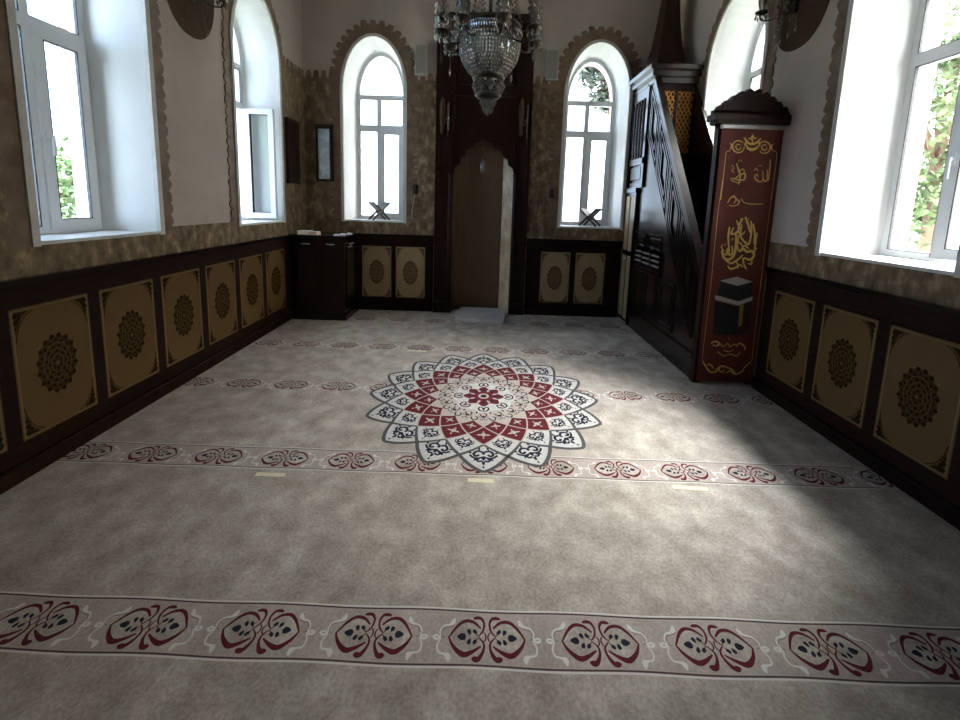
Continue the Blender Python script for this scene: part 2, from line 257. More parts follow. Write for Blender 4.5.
# the niche opening has a square head: give the builder its corners as a flat "arch"
OB[1]['inn']=[(-.55,0),(-.55,2.7),(-.02,2.7),(.5,2.7),(.5,0)]
wl=wall_obj('wall_left',FL,YR-T,YB+T,OL); wr=wall_obj('wall_right',FR,YR-T,YB+T,OR); wb=wall_obj('wall_back',FB,-XW-T,XW+T,OB); wk=wall_obj('wall_rear',FK,-XW-T,XW+T,[])
mb=MB(); mb.box((-XW-T,YR-T,-.25),(XW+T,YB+T,-.012),'plaster'); tag(mb.build('floor'),kind='structure')
mb=MB(); mb.box((-XW-T,YR-T,H),(XW+T,YB+T,H+.25),'plaster'); tag(mb.build('ceiling'),kind='structure')
mb=MB(); mb.box((-XW,YR,3.05),(XW,.35,3.22),'wood_dull'); tag(mb.build('ceiling'),kind='structure')   # unseen gallery underside behind the camera, added to darken the near floor
# travertine cladding with a toothed border
def tooth(t): 
    t=t%1; return max(0,math.sin(PI*t))**.45
def comb(t):
    t=t%1; return min(1,max(0,(.33-abs(t-.5))/.10+.5))
def border(mb,o,wo,outw=.105,tl=.055,per=.088,tooth=tooth):
    t0=.036; A=arch(o['c'],o['h']+t0,1.28,3.10,3.80+t0,40)
    # resample finely
    P=[]; 
    for p,q in zip(A[:-1],A[1:]):
        L=math.hypot(q[0]-p[0],q[1]-p[1]); n=max(1,int(L/.011))
        for k in range(n): P.append((p[0]+(q[0]-p[0])*k/n,p[1]+(q[1]-p[1])*k/n))
    P.append(A[-1]); s=0; vs=[]
    for i,p in enumerate(P):
        a=P[max(i-1,0)];b=P[min(i+1,len(P)-1)]; dx,dy=b[0]-a[0],b[1]-a[1]; L=math.hypot(dx,dy); nx,ny=-dy/L,dx/L
        if i: s+=math.hypot(p[0]-P[i-1][0],p[1]-P[i-1][1])
        d=outw+tl*tooth(s/per+.12*math.sin(s*7))*(.82+.12*math.sin(s*31)+.08*math.sin(s*83+1))+(.02 if ny>.3 else 0)
        vs+= [(p[0],p[1],-wo),(p[0]+nx*d,p[1]+ny*d,-wo),(p[0]+nx*d,p[1]+ny*d,.0)]
    fs=[]
    for i in range(len(P)-1):
        fs+= [(3*i,3*i+1,3*i+4,3*i+3),(3*i+1,3*i+2,3*i+5,3*i+4)]
    mb.add(vs,fs,'stone_edge')
def frieze(mb,u0,u1,z0,z1,wo,per=.105,tl=.12):
    n=max(2,int((u1-u0)/.012)); vs=[]
    for i in range(n+1):
        u=u0+(u1-u0)*i/n; z=z1+tl*comb(u/per)
        vs+=[(u,z0,-wo),(u,z,-wo),(u,z,0)]
    mb.add(vs,[q for i in range(n) for q in ((3*i,3*i+1,3*i+4,3*i+3),(3*i+1,3*i+2,3*i+5,3*i+4))],'stone_edge' if z1-z0<.1 else 'stone')
def cladding(F,wall,ops,cols,u0,u1):
    mb=MB(F)
    for a,b in (((u0,-.6),(.55,u1)) if len(cols)==4 else ((u0,u1),)): mb.box((a,1.0,-.010),(b,1.27,.0),'stone')
    cur=u0
    for o in ops:
        a=o['c']-o['h']-.036; b=o['c']+o['h']+.036
        
        if len(cols)==4 and cur>-1.5: mb.box((cur,1.27,-.010),(-.6,1.335,0),'stone'); cur=.55
        mb.box((cur,1.27,-.010),(a,1.335,0),'stone'); cur=b
        mb.box((a,1.27,-.010),(b,1.285,0),'stone')
    mb.box((cur,1.27,-.010),(u1,1.335,0),'stone')
    for o in ops: border(mb,o,.0115,*((.10,.075,.088,comb) if len(cols)==4 else (.075,.045,.10)))
    for a,b in cols:
        frieze(mb,a,b,1.335,3.22,.010); frieze(mb,a,b,3.19,3.245,.0125,tl=.01)
    mb.build('marble_cladding',wall,recalc=False)
cladding(FL,wl,OL,[(1.45,2.2),(5.09,YB)],YR,YB)
cladding(FR,wr,OR,[(1.35,2.1),(4.88,YB)],YR,YB)
cladding(FB,wb,[OB[0],OB[2]],[(-XW,-2.03),(-1.11,-.66),(.60,1.06),(1.98,XW)],-XW,XW)
# ------------------------------------------------------------ windows
def archband(mb,c,h0,s0,z0,a0,h1,s1,a1,w0,w1,m,zb=None):   # band between outer arch (h0) and inner arch (h1)
    A=arch(c,h0,z0,s0,a0,28);B=arch(c,h1,z0,s1,a1,28);n=len(A)
    for w in (w0,w1): mb.add([(p[0],p[1],w) for p in A]+[(p[0],p[1],w) for p in B],[(i,i+1,n+i+1,n+i) for i in range(n-1)],m)
    for P in (A,B): mb.add([(p[0],p[1],w0) for p in P]+[(p[0],p[1],w1) for p in P],[(i,i+1,n+i+1,n+i) for i in range(n-1)],m)
def window(k,F,o,side,openang=0,label=''):   # side=+1: casement at u+
    r=empty('window_%d'%k,kind='structure'); c=o['fc'];h=o['fh'];b=.046; t1=3.10;t2=2.655;z0=1.31
    # architrave around the opening on the room side
    mb=MB(F); archband(mb,o['c'],o['h']+.038,3.10,1.28,3.838,o['h']-.002,3.10,3.798,-.022,.02,'trim'); mb.build('architrave',r)
    mb=MB(F); w0,w1=.375,.445
    archband(mb,c,h,3.10,z0,3.72,h-b,3.10,3.72-b,w0,w1,'pvc')
    mb.box((c-h,z0,w0-.002),(c+h,z0+b,w1),'pvc')
    mb.box((c-h+.02,t1-.03,w0-.004),(c+h-.02,t1+.03,w1),'pvc'); mb.box((c-h+.02,t2-.04,w0-.006),(c+h-.02,t2+.04,w1),'pvc')
    mc=c-.035*side if k!=3 else c-.01
    mb.box((mc-.024,z0+.02,w0-.005),(mc+.024,t1,w1),'pvc')
    # beads (black gasket line round each light)
    def gask(a0,a1,b0,b1,mbb,w=.374,g=.006):
        mbb.box((a0,b0,w),(a0+g,b1,w+.02),'gasket'); mbb.box((a1-g,b0,w),(a1,b1,w+.02),'gasket'); mbb.box((a0,b0,w),(a1,b0+g,w+.02),'gasket'); mbb.box((a0,b1-g,w),(a1,b1,w+.02),'gasket')
    lo,hi=c-h+b,c+h-b
    for a0,a1 in ((lo,mc-.024),(mc+.024,hi)): gask(a0,a1,t2+.04,t1-.03,mb)
    fa,fb=(lo,mc-.024) if side>0 else (mc+.024,hi)
    gask(fa,fb,z0+b,t2-.04,mb)
    mb.build('window_frame',r)
    mb=MB(F); W0=.405;W1=.411
    P=arch(c,h-b,t1+.03,3.10+.03,3.72-b,24); n=len(P); mb.add([(p[0],p[1],W0) for p in P]+[(p[0],p[1],W1) for p in P],[tuple(range(n)),tuple(range(n,2*n))]+[(i,(i+1)%n,n+(i+1)%n,n+i) for i in range(n)],'glass')
    for a0,a1 in ((lo,mc-.024),(mc+.024,hi)): mb.box((a0,t2+.04,W0),(a1,t1-.03,W1),'glass')
    mb.box((fa,z0+b,W0),(fb,t2-.04,W1),'glass'); mb.build('pane',r)
    # casement sash, local origin on its hinge, hinge at the jamb on its side
    sa,sb=(mc+.018,c+h-.03) if side>0 else (c-h+.03,mc-.018)
    wd=sb-sa; hu=sb if side>0 else sa; ca,sa_=math.cos(openang),math.sin(openang)
    def FS(x,z,y):   # x from hinge along sash, y outward thickness
        return F(hu-side*x*ca-side*y*sa_, z, .352-x*sa_+y*ca)
    mb=MB(FS); s=.062; zb,zt=z0+.03,t2-.02; th=.045; em='redgasket' if k==3 else 'pvc'
    mb.box((0,zb,0),(s,zt,th),'pvc'); mb.box((wd-s,zb,0),(wd-.004,zt,th),'pvc'); mb.box((s,zb,0),(wd-s,zb+s,th),'pvc'); mb.box((s,zt-s,0),(wd-s,zt,th),'pvc'); mb.box((wd-.004,zb,.0),(wd,zt,th+.004),em)
    gask(s,wd-s,zb+s,zt-s,mb,-.001,.006)
    so=mb.build('sash',r)
    mb=MB(FS); mb.box((s,zb+s,.02),(wd-s,zt-s,.026),'glass'); mb.build('pane',so)
    mb=MB(FS); zc=1.95; mb.box((wd-.045,zc-.035,-.012),(wd-.018,zc+.035,0),'pvc'); mb.box((wd-.04,zc-.01,-.035),(wd-.024,zc+.01,-.01),'pvc'); mb.box((wd-.04,zc-.12,-.042),(wd-.024,zc+.01,-.028),'pvc'); mb.build('window_handle',so)
    # sill board
    mb=MB(F); L=o; mb.prism([(L['c']-L['h']-.0,0),(L['c']+L['h']+.0,0),(c+h,.375),(c-h,.375)],1.288,1.306,'sill',2)
    mb2=MB(lambda u,w,v:F(u,v,w)); a=[(L['c']-L['h'],-.012),(L['c']+L['h'],-.012),(c+h,.372),(c-h,.372)]
    mb2.prism(a,1.286,1.307,'sill',2); mb2.build('window_sill',r)
    return r
window(1,FL,OL[0],1); window(2,FL,OL[1],1,math.radians(93)); window(3,FR,OR[0],-1,math.radians(14)); window(4,FR,OR[1],-1)
window(5,FB,OB[0],1); window(6,FB,OB[2],1)
# ------------------------------------------------------------ wainscot and ornamental panels
def panel_mesh(w,h,base,ink,ink2,line,name):
    """Panel in local XZ, facing -Y, origin at its lower centre."""
    mb=MB(); d=-.008
    mb.box((-w/2,d,0),(w/2,.004,h),base)
    def Z(l): return lambda u,v:(u,d-.0006*l,v)
    g=.012; fr=[(-w/2+g,g),(w/2-g,g),(w/2-g,h-g),(-w/2+g,h-g)]
    ribbon(mb,[(*p,.008) for p in fr],.008,line,Z(1),closed=True,smooth=False)
    cx,cz=0,h/2; rx,rz=w*.262,h*.243
    # oval border arcs (the field's large oval ends in the four corners)
    ar=[(w*.47*math.copysign(abs(math.cos(t))**.9,math.cos(t)),h/2+h*.475*math.copysign(abs(math.sin(t))**.9,math.sin(t))) for t in [2*PI*k/56 for k in range(56)]]
    for i in range(4):
        sx=(1,-1,-1,1)[i]; sz=(1,1,-1,-1)[i]
        x0=sx*(w/2-.020); z0=h/2+sz*(h/2-.020)
        def c(a,b): return (x0-sx*a*w,z0-sz*b*h)
        # leafy corner spandrel
        blob(mb,[c(0,0),c(.17,0),c(.12,.028),c(.085,.045),c(.06,.075),c(.035,.12),c(0,.17)],ink2,Z(1.5))
        for (a,b,l) in ((.02,.02,.03),(.07,.018,.022),(.018,.07,.026),(.115,.012,.016),(.013,.115,.018),(.05,.05,.022)):
            p=c(a,b); blob(mb,seed(p[0],p[1],l*1.3,l*.7,math.atan2(sz,-sx)+a*4),ink,Z(2.5))
        ribbon(mb,[c(.22,.0),c(.15,.026),c(.10,.055),c(.055,.10),c(.02,.16),c(0,.22)],.005,ink,Z(2))
        ribbon(mb,[c(.06,.0),c(.08,.03),c(.05,.04),c(.045,.02)],.004,ink,Z(3)); ribbon(mb,[c(.0,.06),c(.03,.09),c(.04,.06),c(.02,.04)],.004,ink,Z(3))
    N=16
    def E(t,s=1): return (cx+rx*s*math.cos(t),cz+rz*s*math.sin(t))
    out=[]
    for k in range(N*6):
        t=2*PI*k/(N*6); s=.9+.10*abs(math.sin(N*t/2)); out.append(E(t,s))
    mb.add([Z(1)(cx,cz)]+[Z(1)(*p) for p in out],[(0,i+1,(i+1)%len(out)+1) for i in range(len(out))],ink2)
    for k in range(N):
        t=2*PI*(k+.5)/N; p=E(t,.93); blob(mb,seed(p[0],p[1],rx*.26,rx*.2,math.atan2(math.sin(t)*rz,math.cos(t)*rx)),ink,Z(2))
    for s,nn,off,l in ((.76,16,0,.24),(.58,12,.5,.24),(.40,8,0,.24),(.2,6,.5,.2)):
        for k in range(nn):
            t=2*PI*(k+off)/nn; p=E(t,s); blob(mb,seed(p[0],p[1],rx*l,rx*l*.62,math.atan2(math.sin(t)*rz,math.cos(t)*rx)),ink,Z(2.5))
    for s in (.68,.48,.3):
        ribbon(mb,[E(2*PI*k/24,s*(1+.05*math.cos(k*PI))) for k in range(24)],.0035,base,Z(3),n=2,closed=True)
    blob(mb,seed(cx,cz,rx*.2,rx*.2,0),base,Z(3.5))
    return mb
def wainscot(F,name,label,u0,u1,panels,pw,facing):
    r=empty('wainscot',label=label,cat='wainscot',group='walnut wainscots')
    z0,z1=.205,.955; D=-.030
    mb=MB(F); mb.box((u0,.0,D+.012),(u1,1.10,-.0),'wood_dull'); 
    mb.box((u0,z1,D),(u1,1.085,D+.014),'wood_dull'); mb.box((u0,.10,D),(u1,z0,D+.014),'wood_dull')
    cur=u0
    for p in sorted(panels):
        mb.box((cur,z0,D),(p-pw/2,z1,D+.014),'wood_dull'); cur=p+pw/2
    mb.box((cur,z0,D),(u1,z1,D+.014),'wood_dull'); mb.build('backboard',r)
    mb=MB(F); mb.box((u0,1.085,-.055),(u1,1.118,0),'wood_side'); mb.box((u0,1.06,-.04),(u1,1.086,0),'wood_dull'); mb.build('cap_rail',r)
    mb=MB(F); mb.box((u0,0,-.050),(u1,.085,0),'wood_dull'); mb.box((u0,.085,-.046),(u1,.10,0),'wood_side'); mb.build('baseboard',r)
    return r
LP=[2.258+.505*k for k in range(-6,6)]
RP=[3.165-.487*k for k in range(0,9)]+[]
wlr=wainscot(FL,'l','dark walnut wainscot with ochre panels along the left wall, running to the corner desk',YR,YB,LP,.43,0)
wrr=wainscot(FR,'r','dark walnut wainscot with ochre panels under the right-hand windows, beside the maroon banner',YR,3.50,RP,.41,0)
w1=wainscot(FB,'b1','short dark wainscot left of the prayer niche, under the back window',-XW+.06,-.71,[-1.53,-1.04],.42,0)
w2=wainscot(FB,'b2','short dark wainscot right of the prayer niche, beside the pulpit staircase',.63,1.995,[1.055,1.555],.42,0)
ps=panel_mesh(.43,.75,'panel','ink','ink2','panel_line','s').build('ornamental_panel',wlr)
def putp(first,proto,parent,x,y,rz,z=.205):
    o=proto if first else proto.copy()
    if not first: COL.objects.link(o)
    o.parent=parent; o.location=(x,y,z); o.rotation_euler=(0,0,rz); return o
for i,u in enumerate(LP): putp(i==0,ps,wlr,-XW+.022,u,PI/2)
pr_=panel_mesh(.41,.73,'panel','ink','ink2','panel_line','s').build('ornamental_panel',wrr)
for i,u in enumerate(RP): putp(i==0,pr_,wrr,XW-.022,u,-PI/2)
pb=panel_mesh(.42,.75,'panel_lt','ink_lt','ink_lt','panel_line','b').build('ornamental_panel',w1)
pb.location=(-1.53,YB-.022,.19)
putp(False,pb,w1,-1.04,YB-.022,0,.19); putp(False,pb,w2,1.055,YB-.022,0,.18); putp(False,pb,w2,1.555,YB-.022,0,.18)
# ------------------------------------------------------------ carpet with woven pattern
mb=MB(); mb.box((-XW+.052,YR+.001,-.012),(XW-.052,YB-.052,0),'carpet')
def Zc(l,ox=0,oy=0,s=1,mx=1,my=1): return lambda u,v:(ox+u*mx*s,oy+v*my*s,.0004*l)
def motif(x,y,sx=1.0,layer=2):
    k=.000555
    for mx in (1,-1):
        F=Zc(layer,x,y,k,mx,-1); c=lambda L:[(a-490,(b-240)/.00055*.00053/1.0,*( [w] if False else [w])) for a,b,w in L]
        R=lambda L,m: ribbon(mb,[(a-490,b-243,w*(1.35 if m=='c_ivory' else 1.12)) for a,b,w in L],1,m,F,4)
        # ground of the leaf
        blob(mb,[(p[0]-490,p[1]-243) for p in spline([(530,185),(580,148),(640,142),(692,178),(738,248),(710,308),(650,352),(590,333),(530,295),(545,240)],4,True)],'carpet',Zc(layer-.6,x,y,k,mx,-1))
        R([(532,187,10),(580,148,18),(640,142,20),(692,178,17),(745,250,9)],'c_red'); R([(745,247,9),(712,303,20),(650,348,30),(590,333,22),(530,297,9)],'c_red')
        R([(582,124,10),(560,118,20),(528,122,18),(508,158,13),(518,205,12),(548,238,6)],'c_red')
        R([(590,368,8),(572,372,30),(545,370,26),(515,325,16),(512,280,12),(545,243,6)],'c_red')
        R([(512,212,6),(500,225,8),(497,243,9),(500,258,8),(512,272,6)],'c_red')
        R([(545,240,4),(560,222,6),(555,205,5)],'c_red'); R([(545,243,4),(560,262,6),(556,278,5)],'c_red')
        for a,b,l,w,g in ((652,243,62,46,0),(608,212,36,22,2.0),(571,210,34,20,2.2),(608,270,36,22,-2.0),(571,271,34,20,-2.2)):
            blob(mb,[(p[0]-490,p[1]-243) for p in seed(a+(8 if l>50 else 0),b,l*(1.0 if l>50 else 1.1),w*(.95 if l>50 else 1.15),g)],'c_navy',Zc(layer+.5,x,y,k,mx,-1))
        R([(712,126,10),(718,150,24),(742,168,12),(785,180,8),(806,215,8),(800,240,7),(822,262,12),(848,250,10),(828,238,9),(800,255,7),(818,300,8),(805,340,9),(768,348,10),(742,362,26),(738,392,8)],'c_ivory')
        R([(700,130,2),(708,165,3),(740,182,3),(780,192,3),(795,218,3),(790,245,3),(770,250,3)],'c_grey')
def bandrow(y,x0,n,pitch,hw=.0935):
    F=Zc(1)
    mb.add([F(-XW+.05,y-hw),F(XW-.05,y-hw),F(XW-.05,y+hw),F(-XW+.05,y+hw)],[(0,1,2,3)],'band')
    rnd=random.Random(int(y*100))
    for s in(-1,1):
        pts=[(-XW+.05+.1*i,y+s*hw+.0025*math.sin(i*1.1+s+y*5)) for i in range(int(2*XW/.1))]
        if y<3:
            ribbon(mb,[(p[0],p[1],.0058) for p in pts],.004,'c_dark',Zc(2),3)
            ribbon(mb,[(p[0],p[1]+s*.0075,.0065) for p in pts],.006,'c_ivory',Zc(1.6),3)
        ribbon(mb,[(p[0],p[1]-s*.0055,.003) for p in pts],.003,'c_cream',Zc(1.7),3)
    for i in range(n):
        x=x0+pitch*i
        if abs(x)<XW-.02: motif(x,y)
bandrow(1.288,.06-.42*6,13,.42); bandrow(2.275,.05-.41*6,13,.41); bandrow(3.25,.03-.41*6,13,.41,.09); bandrow(4.225,.19-.42*6,12,.42,.09); bandrow(5.24,-.14-.47*5,11,.47,.09)
bandrow(.31,.06-.42*6,13,.42); bandrow(-.68,.06-.42*6,13,.42); bandrow(-1.67,.06-.42*6,13,.42)
# medallion
mx0,my0,R0=.0456,3.147,.943
rr=[.943,.80,.672,.56,.453,.375]
def PT(r,deg): a=math.radians(deg); return (mx0+r*math.sin(a),my0-r*math.cos(a))
def rad_at(g):   # radius on arc for angular offset g in degrees
    i=min(int(g/11.25),4); t=g/11.25-i; return rr[i]+(rr[i+1]-rr[i])*t
def arcpt(k,g,s): 
    base=rad_at(g); 
    if g<11.25: base=rr[0]-(rr[0]-rr[1])*(g/11.25)**1.25
    return PT(base,22.5*k+s*g)
def cell(k,g0,g1,m,l):   # kite between the two arcs
    # boundaries: right arc from tip k going -..., built from sampled points
    n=4; out=[]
    return out
def kite(c_deg,i,m,l):   # i index ring: outer r_i, sides r_{i+1}, inner r_{i+2}
    pts=[]
    n=4
    for a in range(n+1):   # outer vertex -> right side : that curve moves angularly by +11.25 while index i->i+1
        g=i*11.25+11.25*a/n; r=rad_at(g) if i else rr[0]-(rr[0]-rr[1])*(a/n)**1.25; pts.append(PT(r,c_deg+11.25*a/n))
    for a in range(1,n+1):
        g=(i+1)*11.25+11.25*a/n; pts.append(PT(rad_at(g),c_deg+11.25-11.25*a/n))
    for a in range(n-1,-1,-1):
        g=(i+1)*11.25+11.25*a/n; pts.append(PT(rad_at(g),c_deg-11.25+11.25*a/n))
    for a in range(n-1,0,-1):
        g=i*11.25+11.25*a/n; r=rad_at(g) if i else rr[0]-(rr[0]-rr[1])*(a/n)**1.25; pts.append(PT(r,c_deg-11.25*a/n))
    blob(mb,pts,m,Zc(l))
def local(c_deg,r):   # local frame for ornaments: u tangential, v outward
    a=math.radians(c_deg); ox,oy=PT(r,c_deg)
    def f(u,v,l=5): return (ox+u*math.cos(a)+v*math.sin(a),oy+u*math.sin(a)-v*math.cos(a))
    return f
disc=[PT(.70,360*k/64) for k in range(64)]
blob(mb,disc,'c_cream',Zc(3.0))
for k in range(16):
    a=22.5*k
    kite(a,0,'c_white',4); kite(a+11.25,1,'c_white',4); kite(a,2,'c_red',4); kite(a+11.25,3,'c_red',4)
    def orn(f,s,m,big=True):
        Q=lambda L,w,mm:ribbon(mb,[(*f(p[0]*s,p[1]*s),w*s*1.5) for p in L],1,mm,lambda u,v:(u,v,.0004*5.5),3)
        B_=lambda cx,cy,l,w,g,mm:blob(mb,[f(p[0]*s,p[1]*s) for p in seed(cx,cy,l,w,g)],mm,lambda u,v:(u,v,.0004*6))
        for sx in(-1,1):
            Q([(sx*.004,-.028),(sx*.022,-.034),(sx*.036,-.018),(sx*.028,-.004),(sx*.016,-.012)],.007,m)
            Q([(sx*.006,.004),(sx*.026,.008),(sx*.042,.0),(sx*.050,-.012)],.006,m)
            Q([(sx*.004,.022),(sx*.018,.026),(sx*.024,.014),(sx*.014,.012)],.006,m)
            B_(sx*.030,.016,.018,.010,sx*.8 if sx>0 else PI-.8,m); B_(sx*.048,-.022,.014,.009,0,m); B_(sx*.016,-.046,.018,.008,1.2*sx,m)
        B_(0,.036,.022,.012,PI/2,m); B_(0,.008,.026,.016,PI/2,m); B_(0,-.022,.020,.012,-PI/2,m); B_(0,.058,.012,.008,PI/2,m)
    orn(local(a,.80),1.75,'c_navy'); orn(local(a+11.25,.672),1.28,'c_navy')
    for cdeg,r_,s_ in((a,.558,.74),(a+11.25,.452,.6)):
        f=local(cdeg,r_)
        for cx,cy,l,w,g in ((0,0,.040,.026,PI/2),(.024,0,.026,.014,0),(-.024,0,.026,.014,PI),(0,.032,.016,.01,PI/2),(0,-.03,.016,.01,-PI/2)):
            blob(mb,[f(p[0]*s_*1.75,p[1]*s_*1.6) for p in seed(cx,cy,l,w,g)],'c_cream',Zc(5.5))
for k in range(16):
    for s in(-1,1):
        L1=[(*PT(rr[0]-(rr[0]-rr[1])*(t/6)**1.25,22.5*k+s*11.25*t/6),.025) for t in range(7)]
        L2=[(*PT(rad_at(11.25+11.25*t/5),22.5*k+s*(11.25+11.25*t/5)),.024-.007*t/5) for t in range(6)]
        ribbon(mb,L1,1,'c_grey',Zc(7),2); ribbon(mb,L2,1,'c_grey',Zc(7),2)
        L3=[(*PT(rad_at(22.5+33.7*t/10),22.5*k+s*(22.5+33.7*t/10)),.010) for t in range(11)]
        ribbon(mb,L3,1,'c_cream',Zc(7.2),2)
# centre
cen=[PT(.40+.022*math.cos(16*math.radians(360*k/128)),360*k/128) for k in range(128)]
blob(mb,cen,'c_cream',Zc(8))
for k in range(32):
    f=local(11.25*k,.352 if k%2 else .298)
    ribbon(mb,[(*f(p[0],p[1]),p[2]) for p in ((-.030,-.016,.009),(-.010,.022,.012),(.018,.014,.010),(.022,-.014,.011),(.002,-.026,.009))],1,'c_navy' if k%4 else 'c_red',Zc(8.6),3)
for k in range(16):
    f=local(22.5*k,.325)
    for m_,L in (('c_navy',[(-.03,.03,.006),(-.012,.045,.006),(0,.02,.005),(.012,.045,.006),(.03,.03,.006)]),('c_navy',[(-.035,-.01,.005),(-.02,.01,.006),(0,-.012,.006),(.02,.01,.006),(.035,-.01,.005)])):
        ribbon(mb,[(*f(p[0],p[1]),p[2]) for p in L],1,m_,Zc(9),3)
    blob(mb,[f(*p) for p in seed(0,.0,.036,.020,PI/2)],'c_red' if k%2 else 'c_navy',Zc(9.3))
    f=local(22.5*k+11.25,.27); blob(mb,[f(*p) for p in seed(0,0,.03,.016,PI/2)],'c_navy' if k%2 else 'c_red',Zc(9.3))
blob(mb,[PT(.235+.03*abs(math.cos(4*math.radians(360*k/96))),360*k/96) for k in range(96)],'c_white',Zc(9))
for k in range(8):
    f=local(45*k,.20)
    for sx in(-1,1): ribbon(mb,[(*f(a*sx,b),w) for a,b,w in((.0,.045,.010),(.028,.034,.014),(.040,.0,.013),(.024,-.024,.011),(.008,-.005,.010))],1,'c_navy',Zc(10),3)
    blob(mb,[f(*p) for p in seed(0,.012,.05,.022,PI/2)],'c_red',Zc(10.4))
blob(mb,[PT(.15+.02*math.cos(8*math.radians(360*k/64)),360*k/64) for k in range(64)],'c_red',Zc(10.8))
for k in range(16):
    f=local(22.5*k,.105); blob(mb,[f(*p) for p in seed(0,0,.055,.020,PI/2)],'c_cream' if k%2 else 'c_navy',Zc(11.4))
blob(mb,[PT(.045,360*k/20) for k in range(20)],'c_cream',Zc(11.8)); blob(mb,[PT(.026,360*k/20) for k in range(20)],'c_navy',Zc(12.2))
tag(mb.build('prayer_carpet',recalc=False),'wall-to-wall beige prayer carpet with red motif bands and a large lotus medallion','carpet')
for i,(x,y,w,lb) in enumerate(((-1.19,2.118,.17,'leftmost strip of pale tape in front of the second carpet motif band'),(.03,2.128,.15,'strip of pale tape on the carpet just below the medallion tip'),(1.24,2.125,.20,'strip of pale tape on the carpet right of the medallion, nearest the pulpit banner'),(-.67,4.115,.20,'strip of pale tape on the carpet beyond the medallion, nearest the back wall'))):
    mb=MB(); mb.box((-w/2,-.016,0),(w/2,.016,.0025),'tape'); o=mb.build('tape_strip',loc=(x,y,.001),); o.rotation_euler=(0,0,-.015*i); tag(o,lb,'tape','tape strips on the carpet')
# ------------------------------------------------------------ prayer niche (mihrab)
r=empty('prayer_niche',(0,YB,0),label='tall dark wood prayer niche at the centre of the back wall, between the two windows',cat='mihrab')
G=lambda u,v,w:(u,w,v)      # local: u across, v up, w depth (negative towards the room)
nx0,nx1=-.44,.40
und=[(nx0,2.03),(-.42,2.10),(-.36,2.14),(-.345,2.22),(-.28,2.26),(-.26,2.34),(-.17,2.37),(-.12,2.43),(-.02,2.46),(.09,2.43),(.14,2.37),(.22,2.34),(.245,2.26),(.31,2.22),(.325,2.14),(.38,2.10),(nx1,2.03)]
mb=MB(G); n=len(und)
mb.add([(p[0],p[1],-.03) for p in und]+[(p[0],3.05,-.03) for p in und]+[(p[0],p[1],.10) for p in und],[(i,i+1,n+i+1,n+i) for i in range(n-1)]+[(i,2*n+i,2*n+i+1,i+1) for i in range(n-1)],'wood')
mb.box((nx0,3.05,-.05),(nx1,3.13,.0),'wood'); mb.box((nx0,3.13,-.03),(nx1,3.92,0),'wood')
for a,b in ((-.40,-.03),(0,.36)): 
    for q in ((a,3.2,b,3.23),(a,3.82,b,3.85),(a,3.23,a+.03,3.82),(b-.03,3.23,b,3.82)): mb.box((q[0],q[1],-.045),(q[2],q[3],-.03),'wood')
mb.build('header',r)
for x0,x1,s in ((-.70,nx0,-1),(nx1,.62,1)):
    mb=MB(G); mb.box((x0,0,-.05),(x1,4.0,0),'wood'); mb.box((x0-.0,0,-.08),(x1,.16,-.05),'wood')
    mb.box((x0,3.9,-.08),(x1,4.0,-.05),'wood')
    mb.box((x0+.03,.22,-.062),(x0+.05,3.85,-.05),'wood'); mb.box((x1-.05,.22,-.062),(x1-.03,3.85,-.05),'wood')
    inn=(nx0-.035) if s<0 else (nx1+.035)
    mb.tube([(inn,z,-.055) for z in (.16,.2,.24,1.9,1.95,2.0)],[.045,.03,.036,.036,.03,.05],'wood',10)
    mb.build('side_post',r)
mb=MB(G); mb.box((-.73,4.0,-.10),(.67,4.06,0),'wood'); mb.box((-.70,4.06,-.07),(.64,4.11,0),'wood'); mb.build('cornice',r)
pl=[(nx0,0.0),(-.41,.10),(-.24,.125),(.02,.13),(.26,.12)]
mb=MB(G)
for p,q in zip(pl[:-1],pl[1:]): mb.add([(p[0],0,p[1]),(q[0],0,q[1]),(q[0],2.62,q[1]),(p[0],2.62,p[1])],[(0,1,2,3)],'niche')
mb.add([(p[0],2.62,p[1]) for p in pl]+[(nx1,2.62,0)],[tuple(range(len(pl)+1))],'wood')
mb.build('niche_lining',r,recalc=False)
mb=MB(G); rnd=random.Random(4); a=(.26,.12); b=(nx1,.0); N=40; vs=[]
for i in range(N+1):
    z=2.62*i/N; t=.10*rnd.random()-.02-(.12 if z<.5 else 0)+.03*math.sin(z*5)
    vs+=[(a[0]+(b[0]-a[0])*t,z,a[1]+(b[1]-a[1])*t),(b[0],z,b[1])]
mb.add(vs,[(2*i,2*i+1,2*i+3,2*i+2) for i in range(N)],'marble'); mb.build('marble_facing',r,recalc=False)
mb=MB(); mb.prism([(-.34,-.27),(.30,-.30),(.345,.05),(.33,.38),(-.30,.40),(-.365,.06)],0,.035,'mat_grey'); mb.prism([(-.30,-.24),(.27,-.26),(.30,.34),(-.27,.36)],.035,.048,'mat_grey')
tag(mb.build('prayer_mat',loc=(0,5.47,.002)),'thick grey felt mat lying at the foot of the prayer niche','mat')
# hanging lamp in the niche mouth
r=empty('hanging_lamp',(-.035,YB-.06,1.95),label='small pale glass drop lamp hanging on a chain in the mouth of the prayer niche',cat='lamp')
mb=MB(); mb.lathe((0,0,0),[(0,0),(.012,.02),(.030,.10),(.037,.17),(.03,.22),(.016,.26),(.024,.285),(.0,.29)],'crystal',14); mb.build('glass_drop',r)
mb=MB(); mb.tube([(0,0,.285),(0,0,.52)],.004,'brass',6); mb.bead((0,0,.40),.014,.02,'crystal',8); mb.box((-.012,-.004,.50),(.012,.07,.53),'brass'); mb.build('chain',r)
